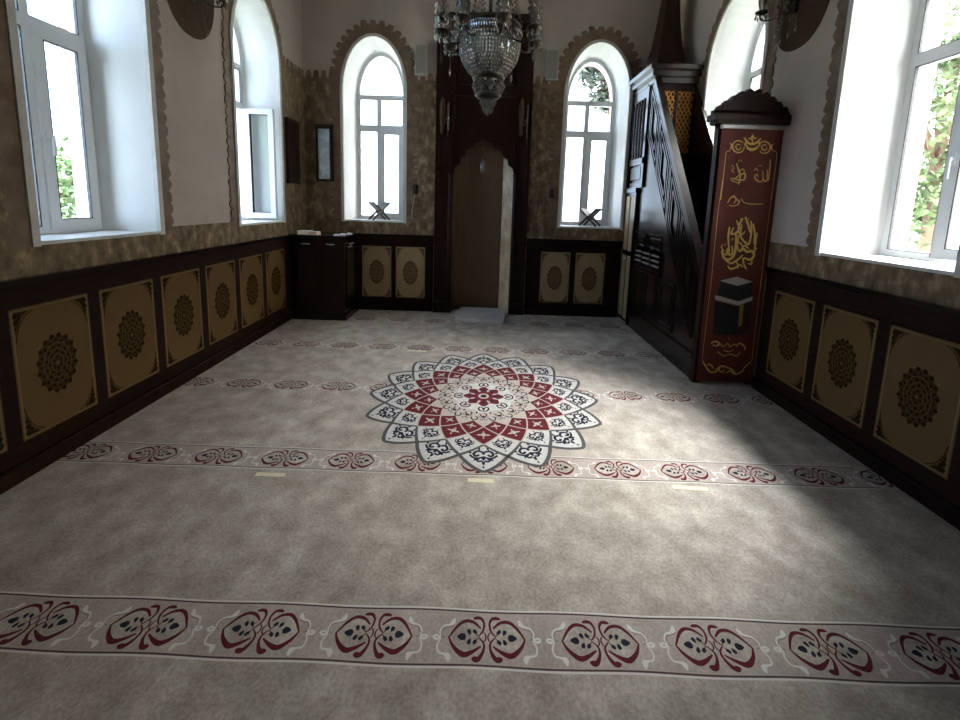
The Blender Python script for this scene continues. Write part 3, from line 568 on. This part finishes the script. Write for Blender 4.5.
# two candle lamps on the niche posts
def candle(x,lb):
    r=empty('candle_lamp',(x,YB-.05,2.52),label=lb,cat='lamp',group='candle lamps on the prayer niche')
    mb=MB(); mb.lathe((-.03,-.05,0),[(0,0),(.02,.01),(.03,.05),(.022,.1),(.034,.18),(.04,.3),(.032,.42),(.016,.48),(0,.5)],'shield',12); mb.build('wooden_baluster',r)
    mb=MB(); mb.tube([(.05,-.05,.04),(.05,-.05,.42)],.016,'crystal',10); mb.bead((.05,-.05,0),.012,.04,'crystal',6); mb.build('glass_tube',r)
    mb=MB(); mb.box((-.06,-.02,.16),(.07,0,.24),'brass'); mb.tube([(-.03,-.05,.2),(.05,-.05,.2)],.006,'brass',6); mb.build('bracket',r)
candle(-.575,'tall slim candle lamp on the left post of the prayer niche'); candle(.505,'tall slim candle lamp on the right post of the prayer niche')
# column speakers, sockets
for x,z,lb in ((-.915,3.30,'slim grey column speaker on the wall left of the prayer niche'),(.865,3.28,'slim grey column speaker with a pale rim on the wall right of the prayer niche')):
    r=empty('column_speaker',(x,YB-.01,z),label=lb,cat='speaker',group='column speakers beside the niche')
    mb=MB(); mb.box((-.08,-.055,0),(.08,0,.40),'spk_b'); mb.build('case',r); mb=MB(); mb.box((-.066,-.060,.016),(.066,-.052,.384),'spk_f_glint'); mb.build('grille',r)
for x,lb in ((-.975,'small dark wall box on the stone right of the left back window'),(.945,'small dark wall box on the stone left of the right back window')):
    r=empty('wall_box',(x,YB-.01,1.70),label=lb,cat='switch')
    mb=MB(); mb.box((-.03,-.03,0),(.03,0,.12),'bronze'); mb.build('housing',r); mb=MB(); mb.box((-.015,-.036,.06),(.015,-.03,.09),'gasket'); mb.build('button',r)
    if x<0:
        mb=MB(); mb.tube([(-.01,-.008,0),(-.03,-.008,-.12),(-.05,-.008,-.25),(-.05,-.008,-.36)],.004,'trim',5); mb.build('cable',r)
# ------------------------------------------------------------ book rests on the back sills
def rehal(x,y,rz,m,lb,s=1):
    r=empty('book_rest',(x,y,1.308),rz,lb,'book rest','folding book rests on the window sills')
    for k,a in enumerate((1,-1)):
        mb=MB(); R=Matrix.Rotation(a*math.radians(46),3,'Y'); 
        # slatted board: wide upper leaf, two feet below
        L=.178; c=Vector((0,0,.134))
        for (z0,z1,y0,y1) in ((.0,L,-.10,.10),(-L*1.02,0,-.10,-.055),(-L*1.02,0,.055,.10),(-.05,0,-.055,-.02),(-.05,0,.02,.055)):
            mb.rbox(c+R@Vector((0,(y0+y1)/2,(z0+z1)/2)),(.022,y1-y0,z1-z0),m,R)
        mb.build('leaf_board',r)
    return r
rehal(-1.55,5.93,math.radians(38),'rehal','greyish wooden folding book rest on the sill of the left back window')
rehal(1.575,5.93,math.radians(-40),'rehal_b','dark brown folding book rest on the sill of the right back window')
# ------------------------------------------------------------ corner desk
r=empty('corner_desk',(-2.14,5.39,0),label='dark wooden preaching desk standing in the back left corner',cat='desk')
mb=MB(); mb.box((-.33,-.26,.08),(.34,.27,1.08),'wood_side'); mb.box((-.345,-.28,0),(.36,.275,.08),'wood_side')
for a,b in ((-.31,-.02),(.02,.31)):
    for q in ((a,.16,b,.19),(a,.93,b,.96),(a,.19,a+.03,.93),(b-.03,.19,b,.93)): mb.box((q[0],-.275,q[1]),(q[2],-.26,q[3]),'wood_side')
for q in ((-.2,.16,.2,.19),(-.2,.93,.2,.96),(-.2,.19,-.17,.93),(.17,.19,.2,.93)): mb.box((.34,q[0],q[1]),(.355,q[2],q[3]),'wood_side')
mb.build('body',r)
mb=MB(); mb.box((-.35,-.30,1.08),(.37,.275,1.125),'wood_side'); mb.build('desk_top',r)
for x in(-.16,.16):
    mb=MB(); mb.tube([(x-.05,-.262,1.01),(x-.045,-.285,1.012),(x+.045,-.285,1.012),(x+.05,-.262,1.01)],.006,'steel',6); mb.build('handle',r)
mb=MB(); mb.box((.372,-.16,1.0),(.378,.02,1.02),'steel'); mb.box((.355,-.14,.96),(.362,.0,.975),'steel'); mb.build('metal_strip',r)
r=empty('book',(-2.29,5.20,1.126),label='pale book lying on the front edge of the corner desk',cat='book')
mb=MB(); mb.box((-.12,-.06,.006),(.03,.07,.044),'paper'); mb.box((.03,-.06,.006),(.13,.07,.040),'cover'); mb.build('pages',r); mb=MB(); mb.box((-.125,-.064,0),(.135,.075,.006),'cover'); mb.box((-.125,-.064,.044),(.03,.075,.049),'paper'); mb.build('cover',r)
for i,(x,y,lb) in enumerate(((-1.895,5.13,'nearest'),(-1.855,5.24,'middle'),(-1.815,5.38,'farthest'))):
    mb=MB(); mb.prism([(-.035,-.018),(.03,-.02),(.036,.016),(-.03,.02)],0,.016,'paper'); mb.prism([(-.02,-.012),(.02,-.012),(.022,.01),(-.02,.012)],.016,.022,'paper')  # flat white piece with a smaller one stacked on it
    tag(mb.build('white_piece',loc=(x,y,1.126)),'small white piece at the right edge of the corner desk, %s of the three'%lb,'paper','white pieces on the corner desk')
# pictures in the corner
r=empty('hanging_cabinet',(-XW+.012,5.33,1.80),label='dark slatted wooden wall case on the left wall in the back corner',cat='wall case')
mb=MB(); mb.box((0,-.17,0),(.035,.14,.78),'wood'); mb.box((0,-.18,.78),(.045,.15,.80),'wood'); mb.box((0,-.18,-.02),(.045,.15,0),'wood')
mb.build('case',r)
for k in range(5):
    mb=MB(); mb.box((.035,-.155+.063*k,.03),(.045,-.125+.063*k,.75),'wood'); mb.build('slat',r)
r=empty('wall_clock',(-2.255,YB-.012,1.84),label='long wall clock behind blue-grey glass on the back wall, left of the window',cat='clock')
mb=MB(); mb.box((-.10,-.07,0),(.115,0,.75),'wood'); mb.box((-.11,-.08,.75),(.125,0,.77),'wood'); mb.build('clock_case',r)
mb=MB(); mb.box((-.065,-.08,.03),(.09,-.07,.71),'blue_glass'); mb.build('glass_door',r)
mb=MB(); mb.tube([(-.055,-.085,.12),(-.055,-.085,.45)],.010,'steel',8); mb.lathe((-.04,-.084,.10),[(0,-.02),(.02,-.01),(.02,.01),(0,.02)],'steel',12); mb.tube([(-.05,-.088,.42),(-.03,-.088,.44),(-.05,-.088,.47)],.006,'steel',6); mb.build('pendulum',r)
# ------------------------------------------------------------ pulpit staircase (minbar)
r=empty('pulpit_staircase',(2.03,3.6,0),label='tall dark carved wooden pulpit staircase with spired canopy along the right wall',cat='minbar')
O=(2.03,3.6)
S=lambda u,v,w:(w,u-O[1],v)     # u=y world, v=z, w = x offset into the body (negative towards the room)
rail=lambda y:1.06+(y-3.66)*1.515     # handrail height
mb=MB(S); mb.prism([(3.62,.0),(5.71,.0),(5.71,3.12),(5.02,3.12),(3.62,rail(3.62)-.03)],.0,.035,'wood_side',2); mb.build('side_panel',r)
mb=MB(S)
def bar(a,b,wd,w0,w1,m='wood_side'):
    dx,dy=b[0]-a[0],b[1]-a[1];L=math.hypot(dx,dy);nx,ny=-dy/L*wd/2,dx/L*wd/2
    mb.prism([(a[0]+nx,a[1]+ny),(a[0]-nx,a[1]-ny),(b[0]-nx,b[1]-ny),(b[0]+nx,b[1]+ny)],w0,w1,m,2)
bar((3.62,rail(3.62)-.015),(5.17,rail(5.17)-.015),.045,-.028,.05); bar((3.62,rail(3.62)-.07),(5.17,rail(5.17)-.07),.018,-.022,0); bar((3.62,rail(3.62)-.115),(5.17,rail(5.17)-.115),.012,-.016,0); mb.build('hand_rail',r)
mb=MB(S)
# sloping bays with nested mouldings
ys=[3.72,4.08,4.44,4.80,5.16]
for a,b in zip(ys[:-1],ys[1:]):
    for d,i in ((.0,.015),(.045,.06),(.09,.105)):
        y0,y1=a+i,b-i
        if y1-y0<.08: continue
        tp=lambda y:rail(y)-.14-d*1.6; lo_=lambda y:rail(y)-.80+d*1.6
        l0=max(lo_(y0),.34+d) ; l1=max(lo_(y1),.34+d)
        bar((y0,l0),(y0,tp(y0)),.016,-.016,0); bar((y1,l1),(y1,tp(y1)),.016,-.016,0); bar((y0,tp(y0)),(y1,tp(y1)),.018,-.018,0); bar((y0,l0),(y1,l1),.018,-.018,0)
mb.build('sloping_mouldings',r)
mb=MB(S); bar((3.64,.10),(5.3,.10),.20,-.02,0); bar((3.64,.225),(5.3,.225),.03,-.03,0)
for a,b in zip([3.7,4.12,4.54,4.96],[4.06,4.48,4.90,5.26]):
    t=min(rail(a)-.95,1.28)
    if t<.5: continue
    for d in (0,.05):
        bar((a+d,.30+d),(a+d,t-d),.016,-.014,0); bar((b-d,.30+d),(b-d,t-d),.016,-.014,0); bar((a+d,.30+d),(b-d,.30+d),.016,-.014,0); bar((a+d,t-d),(b-d,t-d),.016,-.014,0)
mb.build('lower_mouldings',r)
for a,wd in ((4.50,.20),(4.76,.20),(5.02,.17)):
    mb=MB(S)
    for z in (.86,.92,.98,1.04): mb.prism([(a,z),(a+wd,z),(a+wd,z+.016),(a,z+.016)],-.035,0,'spk_f_glint' if z>.9 else 'wood_side',2)  # upper slats pale grey: window reflection painted into their colour
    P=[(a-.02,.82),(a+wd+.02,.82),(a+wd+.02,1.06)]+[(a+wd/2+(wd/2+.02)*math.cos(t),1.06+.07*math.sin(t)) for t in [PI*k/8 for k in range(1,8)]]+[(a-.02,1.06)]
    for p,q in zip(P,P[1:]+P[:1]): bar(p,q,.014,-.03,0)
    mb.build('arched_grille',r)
# cupboard door with pale panels beneath the platform
d=None; mb=MB(S); mb.box((5.33,.02,-.022),(5.71,1.80,0),'wood_side'); mb.box((5.31,1.80,-.05),(5.72,1.86,0),'wood_side'); mb.box((5.31,.0,-.04),(5.335,1.80,0),'wood_side'); d=mb.build('door',r)
for a in (5.37,5.545):
    for z0,z1 in ((.07,.94),(1.01,1.75)):
        mb=MB(S); mb.box((a,z0,-.030),(a+.125,z1,-.020),'panel_lt'); mb.build('door_panel',d)
mb=MB(S); mb.tube([(5.53,.9,-.03),(5.53,.9,-.06)],[.008,.014],'steel',8); mb.build('door_knob',d)
# platform enclosure
mb=MB(S); mb.box((5.17,1.86,-.02),(5.71,1.93,0),'wood_side'); mb.box((5.17,2.16,-.03),(5.71,2.24,0),'wood_side'); mb.box((5.17,2.98,-.025),(5.71,3.10,0),'wood_side')
mb.box((5.17,1.86,-.03),(5.23,3.12,.06),'wood_side'); mb.box((5.66,1.86,-.03),(5.71,3.12,.0),'wood_side'); mb.box((5.28,1.97,-.02),(5.62,2.13,0),'wood_side'); mb.build('platform_frame',r)
for k in range(4):
    mb=MB(S); y=5.295+.095*k; mb.tube([(y,z,-.018) for z in (2.24,2.28,2.32,2.6,2.88,2.93,2.98)],[.024,.014,.022,.026,.022,.014,.024],'wood_side',10); mb.build('baluster',r)
C_=lambda x,y,z:(x-O[0],y-O[1],z)
mb=MB(C_); mb.box((2.00,5.03,3.10),(2.545,5.70,3.17),'wood_side'); mb.box((1.96,4.99,3.17),(2.545,5.70,3.24),'wood_side'); mb.box((1.92,4.95,3.24),(2.545,5.70,3.29),'wood_side'); mb.build('canopy_cornice',r)
mb=MB(C_); mb.box((2.05,5.08,2.2),(2.085,5.14,3.10),'wood'); mb.box((2.515,5.08,2.2),(2.55,5.14,3.10),'wood'); mb.box((2.28,5.08,2.2),(2.32,5.14,3.10),'wood'); mb.box((2.05,5.08,3.02),(2.55,5.14,3.12),'wood'); mb.box((2.05,5.08,2.14),(2.55,5.14,2.28),'wood'); mb.build('canopy_front_frame',r)
for a,b in ((2.085,2.28),(2.32,2.515)):
    mb=MB(C_)
    z0,z1=2.28,3.02; st=.088
    for s in(-1,1):
        k=-12
        while k<24:
            # diagonal line x=a+.. , clip against the rectangle
            x0_=a; pts=[]
            c0=z0+k*st
            zz=lambda x: c0+ (x-a)*1.75 if s>0 else c0+(b-x)*1.75
            lo_x,hi_x=a,b
            def inv(z): return a+(z-c0)/1.75 if s>0 else b-(z-c0)/1.75
            xs=sorted((inv(z0),inv(z1))); l=max(a,xs[0]);h=min(b,xs[1])
            if h-l>.01: mb.tube([(l,5.088+.006*s,zz(l)),(h,5.088+.006*s,zz(h))],.0075,'lattice',6)
            k+=1
    mb.build('lattice_panel',r)
mb=MB(C_)
pr8=[(.275,3.29),(.275,3.34),(.235,3.40),(.235,3.47),(.20,3.58),(.155,3.85),(.105,4.25),(.05,4.7),(.0,5.02)]
mb.lathe((2.265,5.40,0),pr8,'wood',8,False); mb.build('spire',r)
mb=MB(C_); mb.lathe((2.265,5.40,4.98),[(.02,0),(.04,.05),(.02,.1),(.05,.17),(.01,.25),(0,.35)],'brass',12); mb.build('finial',r)
for k in range(9):
    mb=MB(C_); y=3.74+.155*k; z=.24*(k+1); mb.box((2.066,y,0),(2.50,y+.155 if k<8 else 5.7,z),'wood'); mb.build('step',r)
mb=MB(C_); mb.prism([(3.66,0),(5.08,0),(5.08,3.10),(3.66,1.03)],2.505,2.545,'wood_side',0) ; mb.build('wall_side_panel',r)
for x0,x1 in ((2.0,2.05),(2.495,2.545)):
    mb=MB(C_); mb.box((x0,3.56,-.0),(x1,3.62,2.33),'wood'); mb.box((x0-.006,3.552,-.0),(x1+.004,3.63,.10),'wood'); mb.build('portal_post',r)
mb=MB(C_); mb.box((2.0,3.56,2.30),(2.545,3.62,2.36),'wood'); 
cx=2.235; half=[(.0,2.585)]
for c0,z0_,r_ in ((.038,2.585,.034),(.098,2.562,.034),(.158,2.525,.036),(.215,2.488,.033),(.268,2.450,.030)):
    half+=[(c0+r_*math.cos(t),z0_+r_*.95*math.sin(t)) for t in [PI*(1-k/6) for k in range(0,7)]]
half+=[(.325,2.435),(.325,2.40)]; half=sorted(half)
P=[(cx-a,b) for a,b in half[::-1]]+[(min(cx+a,2.548),b) for a,b in half[1:]]+[(cx+.29,2.33),(cx-.27,2.33)]
mb.prism([(a,b) for a,b in P],3.50,3.545,'wood',1)
mb.box((cx-.325,3.47,2.352),(2.545,3.60,2.405),'wood'); mb.box((cx-.30,3.475,2.325),(2.545,3.60,2.36),'wood'); mb.build('crown',r)
# banner hanging in the pulpit doorway
r=empty('embroidered_banner',(2.01,3.53,0),label='maroon banner with gold script and a black cube print, hanging in the pulpit doorway',cat='banner')
bx0,bx1=2.012,2.535
mb=MB(lambda x,y,z:(x-2.01,y-3.53,z)); NN=24; vs=[]
for i in range(NN+1):
    x=bx0+(bx1-bx0)*i/NN; y=3.530+.000*math.sin(i)
    vs+=[(x,y,.03),(x,y,2.30),(x,y+.004,.03),(x,y+.004,2.30)]
fs=[]
for i in range(NN): a=4*i;b=4*i+4; fs+=[(a,b,b+1,a+1),(a+2,a+3,b+3,b+2),(a,a+2,b+2,b),(a+1,b+1,b+3,a+3)]
mb.add(vs,fs,'banner')
Fb=lambda l:(lambda u,v:(u-.0,3.5295-.0005*l,v))
for k,m_,l in (('low','black_cloth',1),('lowr','darkred',1),('left','black_cloth',1),('right','black_cloth',1.2),('roof','silver_print',1.4),('band','silver_print',1.6),('door','gold_dim',2)):
    blob(mb,KAABA[k],m_,Fb(l))
for i,(pts,w) in enumerate(CALLI):
    wf=w*(1.3 if w>.0042 else .95); n_=len(pts)
    L=[(p[0],p[1],wf*(.55+.6*math.sin(PI*min(1,(j+.6)/n_))) if w>.006 else wf) for j,p in enumerate(pts)]
    ribbon(mb,L,1,'gold',Fb(2.5),5)
# small gold flecks along the band of the cloth print
a0,b0=KAABA['band'][0],KAABA['band'][1]
for k in range(6):
    t=(k+.5)/6; u=a0[0]+(b0[0]-a0[0])*t; v=a0[1]+(b0[1]-a0[1])*t-.045; ribbon(mb,[(u-.01,v,.008),(u,v+.005,.012),(u+.012,v-.002,.008)],1,'gold_dim',Fb(2.2),3)
mb.build('banner_cloth',r,recalc=False)
mb=MB(lambda x,y,z:(x-2.01,y-3.53,z)); mb.box((2.0,3.518,2.292),(2.54,3.54,2.325),'spk_b'); mb.box((2.012,3.512,2.296),(2.30,3.518,2.322),'steel'); mb.build('hanging_rail',r)
# ------------------------------------------------------------ crystal chandelier
cx_,cy_=.005,3.15
r=empty('chandelier',(cx_,cy_,2.262),label='large crystal chandelier hanging in front of the prayer niche, above the medallion',cat='chandelier')
Q=lambda x,y,z:(x,y,z-2.32)
def ring(mb,rad,z,n,rx,rz,m='crystal',off=0,k=5):
    for i in range(n):
        t=2*PI*(i+off)/n; mb.bead((rad*math.cos(t),rad*math.sin(t),z),rx,rz,m,k)
mb=MB(Q); mb.tube([(0,0,2.46),(0,0,H+.058)],.014,'bronze',10); mb.lathe((0,0,0),[(.0,6.11),(.10,6.14),(.14,6.24),(.14,6.258)],'bronze',20); mb.build('stem',r)
mb=MB(Q); mb.lathe((0,0,0),[(.012,2.93),(.13,2.945),(.15,2.96),(.15,2.995),(.12,3.01),(.02,3.03)],'bronze',28); mb.build('hub_ring',r)
rows=[(.238,2.940,'t'),(.252,2.895,'t'),(.246,2.85,''),(.244,2.825,''),(.241,2.80,''),(.236,2.775,''),(.229,2.75,''),(.220,2.725,''),(.208,2.70,''),(.194,2.678,''),(.177,2.656,''),(.158,2.635,''),(.138,2.615,'')]
rows=[(a*.93,b,c) for a,b,c in rows]
mb=MB(Q); mb.lathe((0,0,0),[(a-.012,b) for a,b,c in rows],'crystal',40); mb.build('glass_bowl',r)
for i,(a,b,c) in enumerate(rows):
    mb=MB(Q); n=int(2*PI*a/(.018 if c else .022)); ring(mb,a,b,n,.0085,.030 if c else .0135,off=.5*(i%2),k=4); o=mb.build('crystal_ring',r)
mb=MB(Q); mb.lathe((0,0,0),[(.218,2.955),(.232,2.95),(.232,2.93),(.218,2.925)],'bronze',40); mb.build('rim_band',r)
mb=MB(Q); mb.lathe((0,0,0),[(.112,2.60),(.122,2.595),(.116,2.575),(.10,2.57)],'bronze',32); mb.build('metal_band',r)
mb=MB(Q); mb.lathe((0,0,0),[(.02,2.44),(.085,2.45),(.10,2.47),(.085,2.48),(.02,2.485)],'bronze',32); mb.build('metal_band',r)
for n,rad,z,rx,rz in ((9,.098,2.53,.034,.060),(14,.085,2.475,.016,.024),(7,.042,2.415,.026,.038),(5,.028,2.365,.020,.030)):
    mb=MB(Q); ring(mb,rad,z,n,rx,rz,k=8); mb.build('crystal_cluster',r)
mb=MB(Q); mb.lathe((0,0,0),[(0,2.32),(.010,2.335),(.006,2.35),(.014,2.37),(.006,2.40)],'bronze',12); mb.build('bottom_finial',r)
for i in range(24):
    mb=MB(Q); t=2*PI*i/24
    for k in range(26):
        s=k/25; z=2.97+.95*s; rad=.205*(1-s)**1.3+.03; mb.bead((rad*math.cos(t),rad*math.sin(t),z),.010,.017,'crystal',5)
    mb.build('bead_strand',r)
mb=MB(Q); mb.lathe((0,0,0),[(.03,3.88),(.10,3.92),(.12,3.95),(.10,3.97),(.02,4.0)],'brass',24); mb.build('crown_ring',r)
def chand_arm():
    mb=MB(lambda x,y,z:(x,y,z)); z0=.62
    P=spline([(.12,0,z0),(.20,0,z0-.10),(.29,0,z0-.13),(.355,0,z0-.06),(.36,0,z0-.03)],5)
    mb.tube(P,.008,'bronze',7); a=mb.build('arm',r)
    mb=MB(); mb.lathe((.36,0,z0-.07),[(.01,-.03),(.045,-.01),(.055,.01),(.05,.02),(.02,.022)],'brass',16)
    for t in range(9): mb.bead((.36+.045*math.cos(t*PI*2/9),.045*math.sin(t*PI*2/9),z0-.10),.011,.026,'crystal',5)
    mb.build('drip_pan',a)
    mb=MB(); mb.lathe((.36,0,z0-.05),[(.02,0),(.036,.04),(.042,.12),(.036,.19),(.028,.22)],'crystal',12); 
    for j in range(4):
        for t in range(8): mb.bead((.36+.045*math.cos(t*PI/4+j),.045*math.sin(t*PI/4+j),z0-.02+.045*j),.010,.016,'crystal',5)
    mb.build('glass_shade',a)
    mb=MB(); mb.tube([(.36,0,z0-.10),(.36,0,z0-.22)],.002,'brass',5); mb.bead((.36,0,z0-.25),.011,.042,'crystal',6); mb.build('crystal_drop',a)
    return a
a0=chand_arm(); a0.rotation_euler=(0,0,math.radians(14))
for k in range(1,8):
    c=copy_tree(a0,r); c.rotation_euler=(0,0,math.radians(14+45*k))
# ------------------------------------------------------------ wall shields and sconces
def shield(F,wall,c):
    P=[]
    for k in range(49):
        t=-PI/2+2*PI*k/48; x=.305*math.copysign(abs(math.cos(t))**.85,math.cos(t)); z=3.37+(.43 if math.sin(t)<0 else .72)*math.sin(t); P.append((c+x,z))
    mb=MB(F); mb.prism(P[:-1],-.008,.0,'shield',2); mb.build('painted_shield',wall)
shield(FL,wl,3.605); shield(FR,wr,3.52)
def sconce(x,y,sx,lb):
    r=empty('wall_sconce',(x,y,3.34),0,lb,'wall lamp','crystal wall sconces')
    mb=MB(); mb.lathe((0,0,0),[(0,-.0),(.05,.0),(.06,.02),(0,.03)],'bronze',16)
    v=[(0,-.05,-.10),(0,.05,-.10),(0,.07,.06),(0,0,.16),(0,-.07,.06)]; mb.add([(a,b,c) for a,b,c in v]+[(sx*.02,b,c) for a,b,c in v],[(0,1,2,3,4),(9,8,7,6,5)]+[(i,(i+1)%5,5+(i+1)%5,5+i) for i in range(5)],'bronze'); mb.build('back_plate',r)
    for dy in (-.14,.14):
        mb=MB(); mb.tube(spline([(sx*.02,0,-.02),(sx*.10,dy*.5,-.10),(sx*.17,dy,-.08),(sx*.17,dy,-.02)],5),.007,'brass',7); a=mb.build('arm',r)
        mb=MB(); mb.lathe((sx*.17,dy,-.03),[(.01,-.015),(.045,0),(.05,.015),(.02,.02)],'brass',14)
        for t in range(8): mb.bead((sx*.17+.042*math.cos(t*PI/4),dy+.042*math.sin(t*PI/4),-.06),.009,.026,'crystal',5)
        mb.build('drip_pan',a)
        mb=MB(); mb.lathe((sx*.17,dy,-.01),[(.016,0),(.03,.06),(.038,.16),(.03,.2)],'crystal',12); mb.build('glass_shade',a)
    for k in range(6):
        mb=MB(); t=PI*(k/5-.5); X=sx*(.03+.075*math.cos(t)); Y=.10*math.sin(t); mb.tube([(X,Y,-.05),(X,Y,-.22-.04*(k%3))],.002,'brass',4); mb.bead((X,Y,-.25-.04*(k%3)),.011,.032,'crystal',6)
        for j in range(3): mb.bead((X,Y,-.10-.035*j),.008,.010,'crystal',5)
        mb.build('crystal_drop',r)
sconce(-XW+.012,3.62,1,'crystal wall sconce on the brown shield between the left-hand windows'); sconce(XW-.012,3.60,-1,'crystal wall sconce on the brown shield between the right-hand windows')
# ------------------------------------------------------------ outside
mb=MB(); mb.box((-40,-30,-.9),(40,40,-.62),'ground'); tag(mb.build('ground'),kind='structure')
def tree(x,y,z0,cz,R_,n,seedn,lm,label,lw=.09,holes=.0,trunk=True,cat='tree'):
    rnd=random.Random(seedn); r=empty('tree' if cat=='tree' else 'shrub',(x,y,z0),0,label,cat)
    if trunk:
        mb=MB(); mb.tube(spline([(0,0,0),(.05,.03,(cz-z0)*.4),(0,.06,(cz-z0)*.8),(.02,0,cz-z0+R_[2]*.4)],4),[.10-.004*i for i in range(13)],'bark',8)
        for k in range(6):
            t=k*1.05; mb.tube([(0,.05,(cz-z0)*.75),(R_[0]*.35*math.cos(t),R_[1]*.35*math.sin(t),cz-z0),(R_[0]*.7*math.cos(t),R_[1]*.7*math.sin(t),cz-z0+R_[2]*.4)],[.035,.025,.01],'bark',5)
        mb.build('trunk',r)
    mb=MB(); cl=[]
    for k in range(26):
        while True:
            p=Vector((rnd.uniform(-1,1),rnd.uniform(-1,1),rnd.uniform(-1,1)))
            if p.length<1: break
        cl.append(Vector((p.x*R_[0]*.8,p.y*R_[1]*.8,p.z*R_[2]*.8+cz-z0)))
    for k in range(n):
        c=rnd.choice(cl); d=Vector((rnd.gauss(0,1),rnd.gauss(0,1),rnd.gauss(0,1))).normalized()*min(R_)*.38*rnd.random()**.5; p=c+d
        a=Vector((rnd.gauss(0,1),rnd.gauss(0,1),rnd.gauss(0,.6))).normalized(); b=a.cross(Vector((rnd.gauss(0,1),rnd.gauss(0,1),rnd.gauss(0,1)))).normalized(); l=lw*rnd.uniform(.6,1.3); w=l*.5
        mb.add([p-a*l*.5,p-a*l*.1+b*w*.5,p+a*l*.5,p-a*l*.1-b*w*.5],[(0,1,2,3)],lm)
    mb.build('foliage',r,recalc=False)
tree(-6.7,6.0,-.62,1.75,(1.4,1.4,1.3),5600,1,'leaf','leafy green bush outside the near left-hand window',.13,trunk=True,cat='shrub')
tree(6.9,6.25,-.62,3.3,(1.3,1.2,2.5),6400,2,'leaf','green tree outside the near right-hand window',.13)
tree(3.2,10.6,-.62,5.2,(1.35,1.1,1.05),11000,3,'leaf2','overhanging conifer seen through the arch of the right back window',.16)
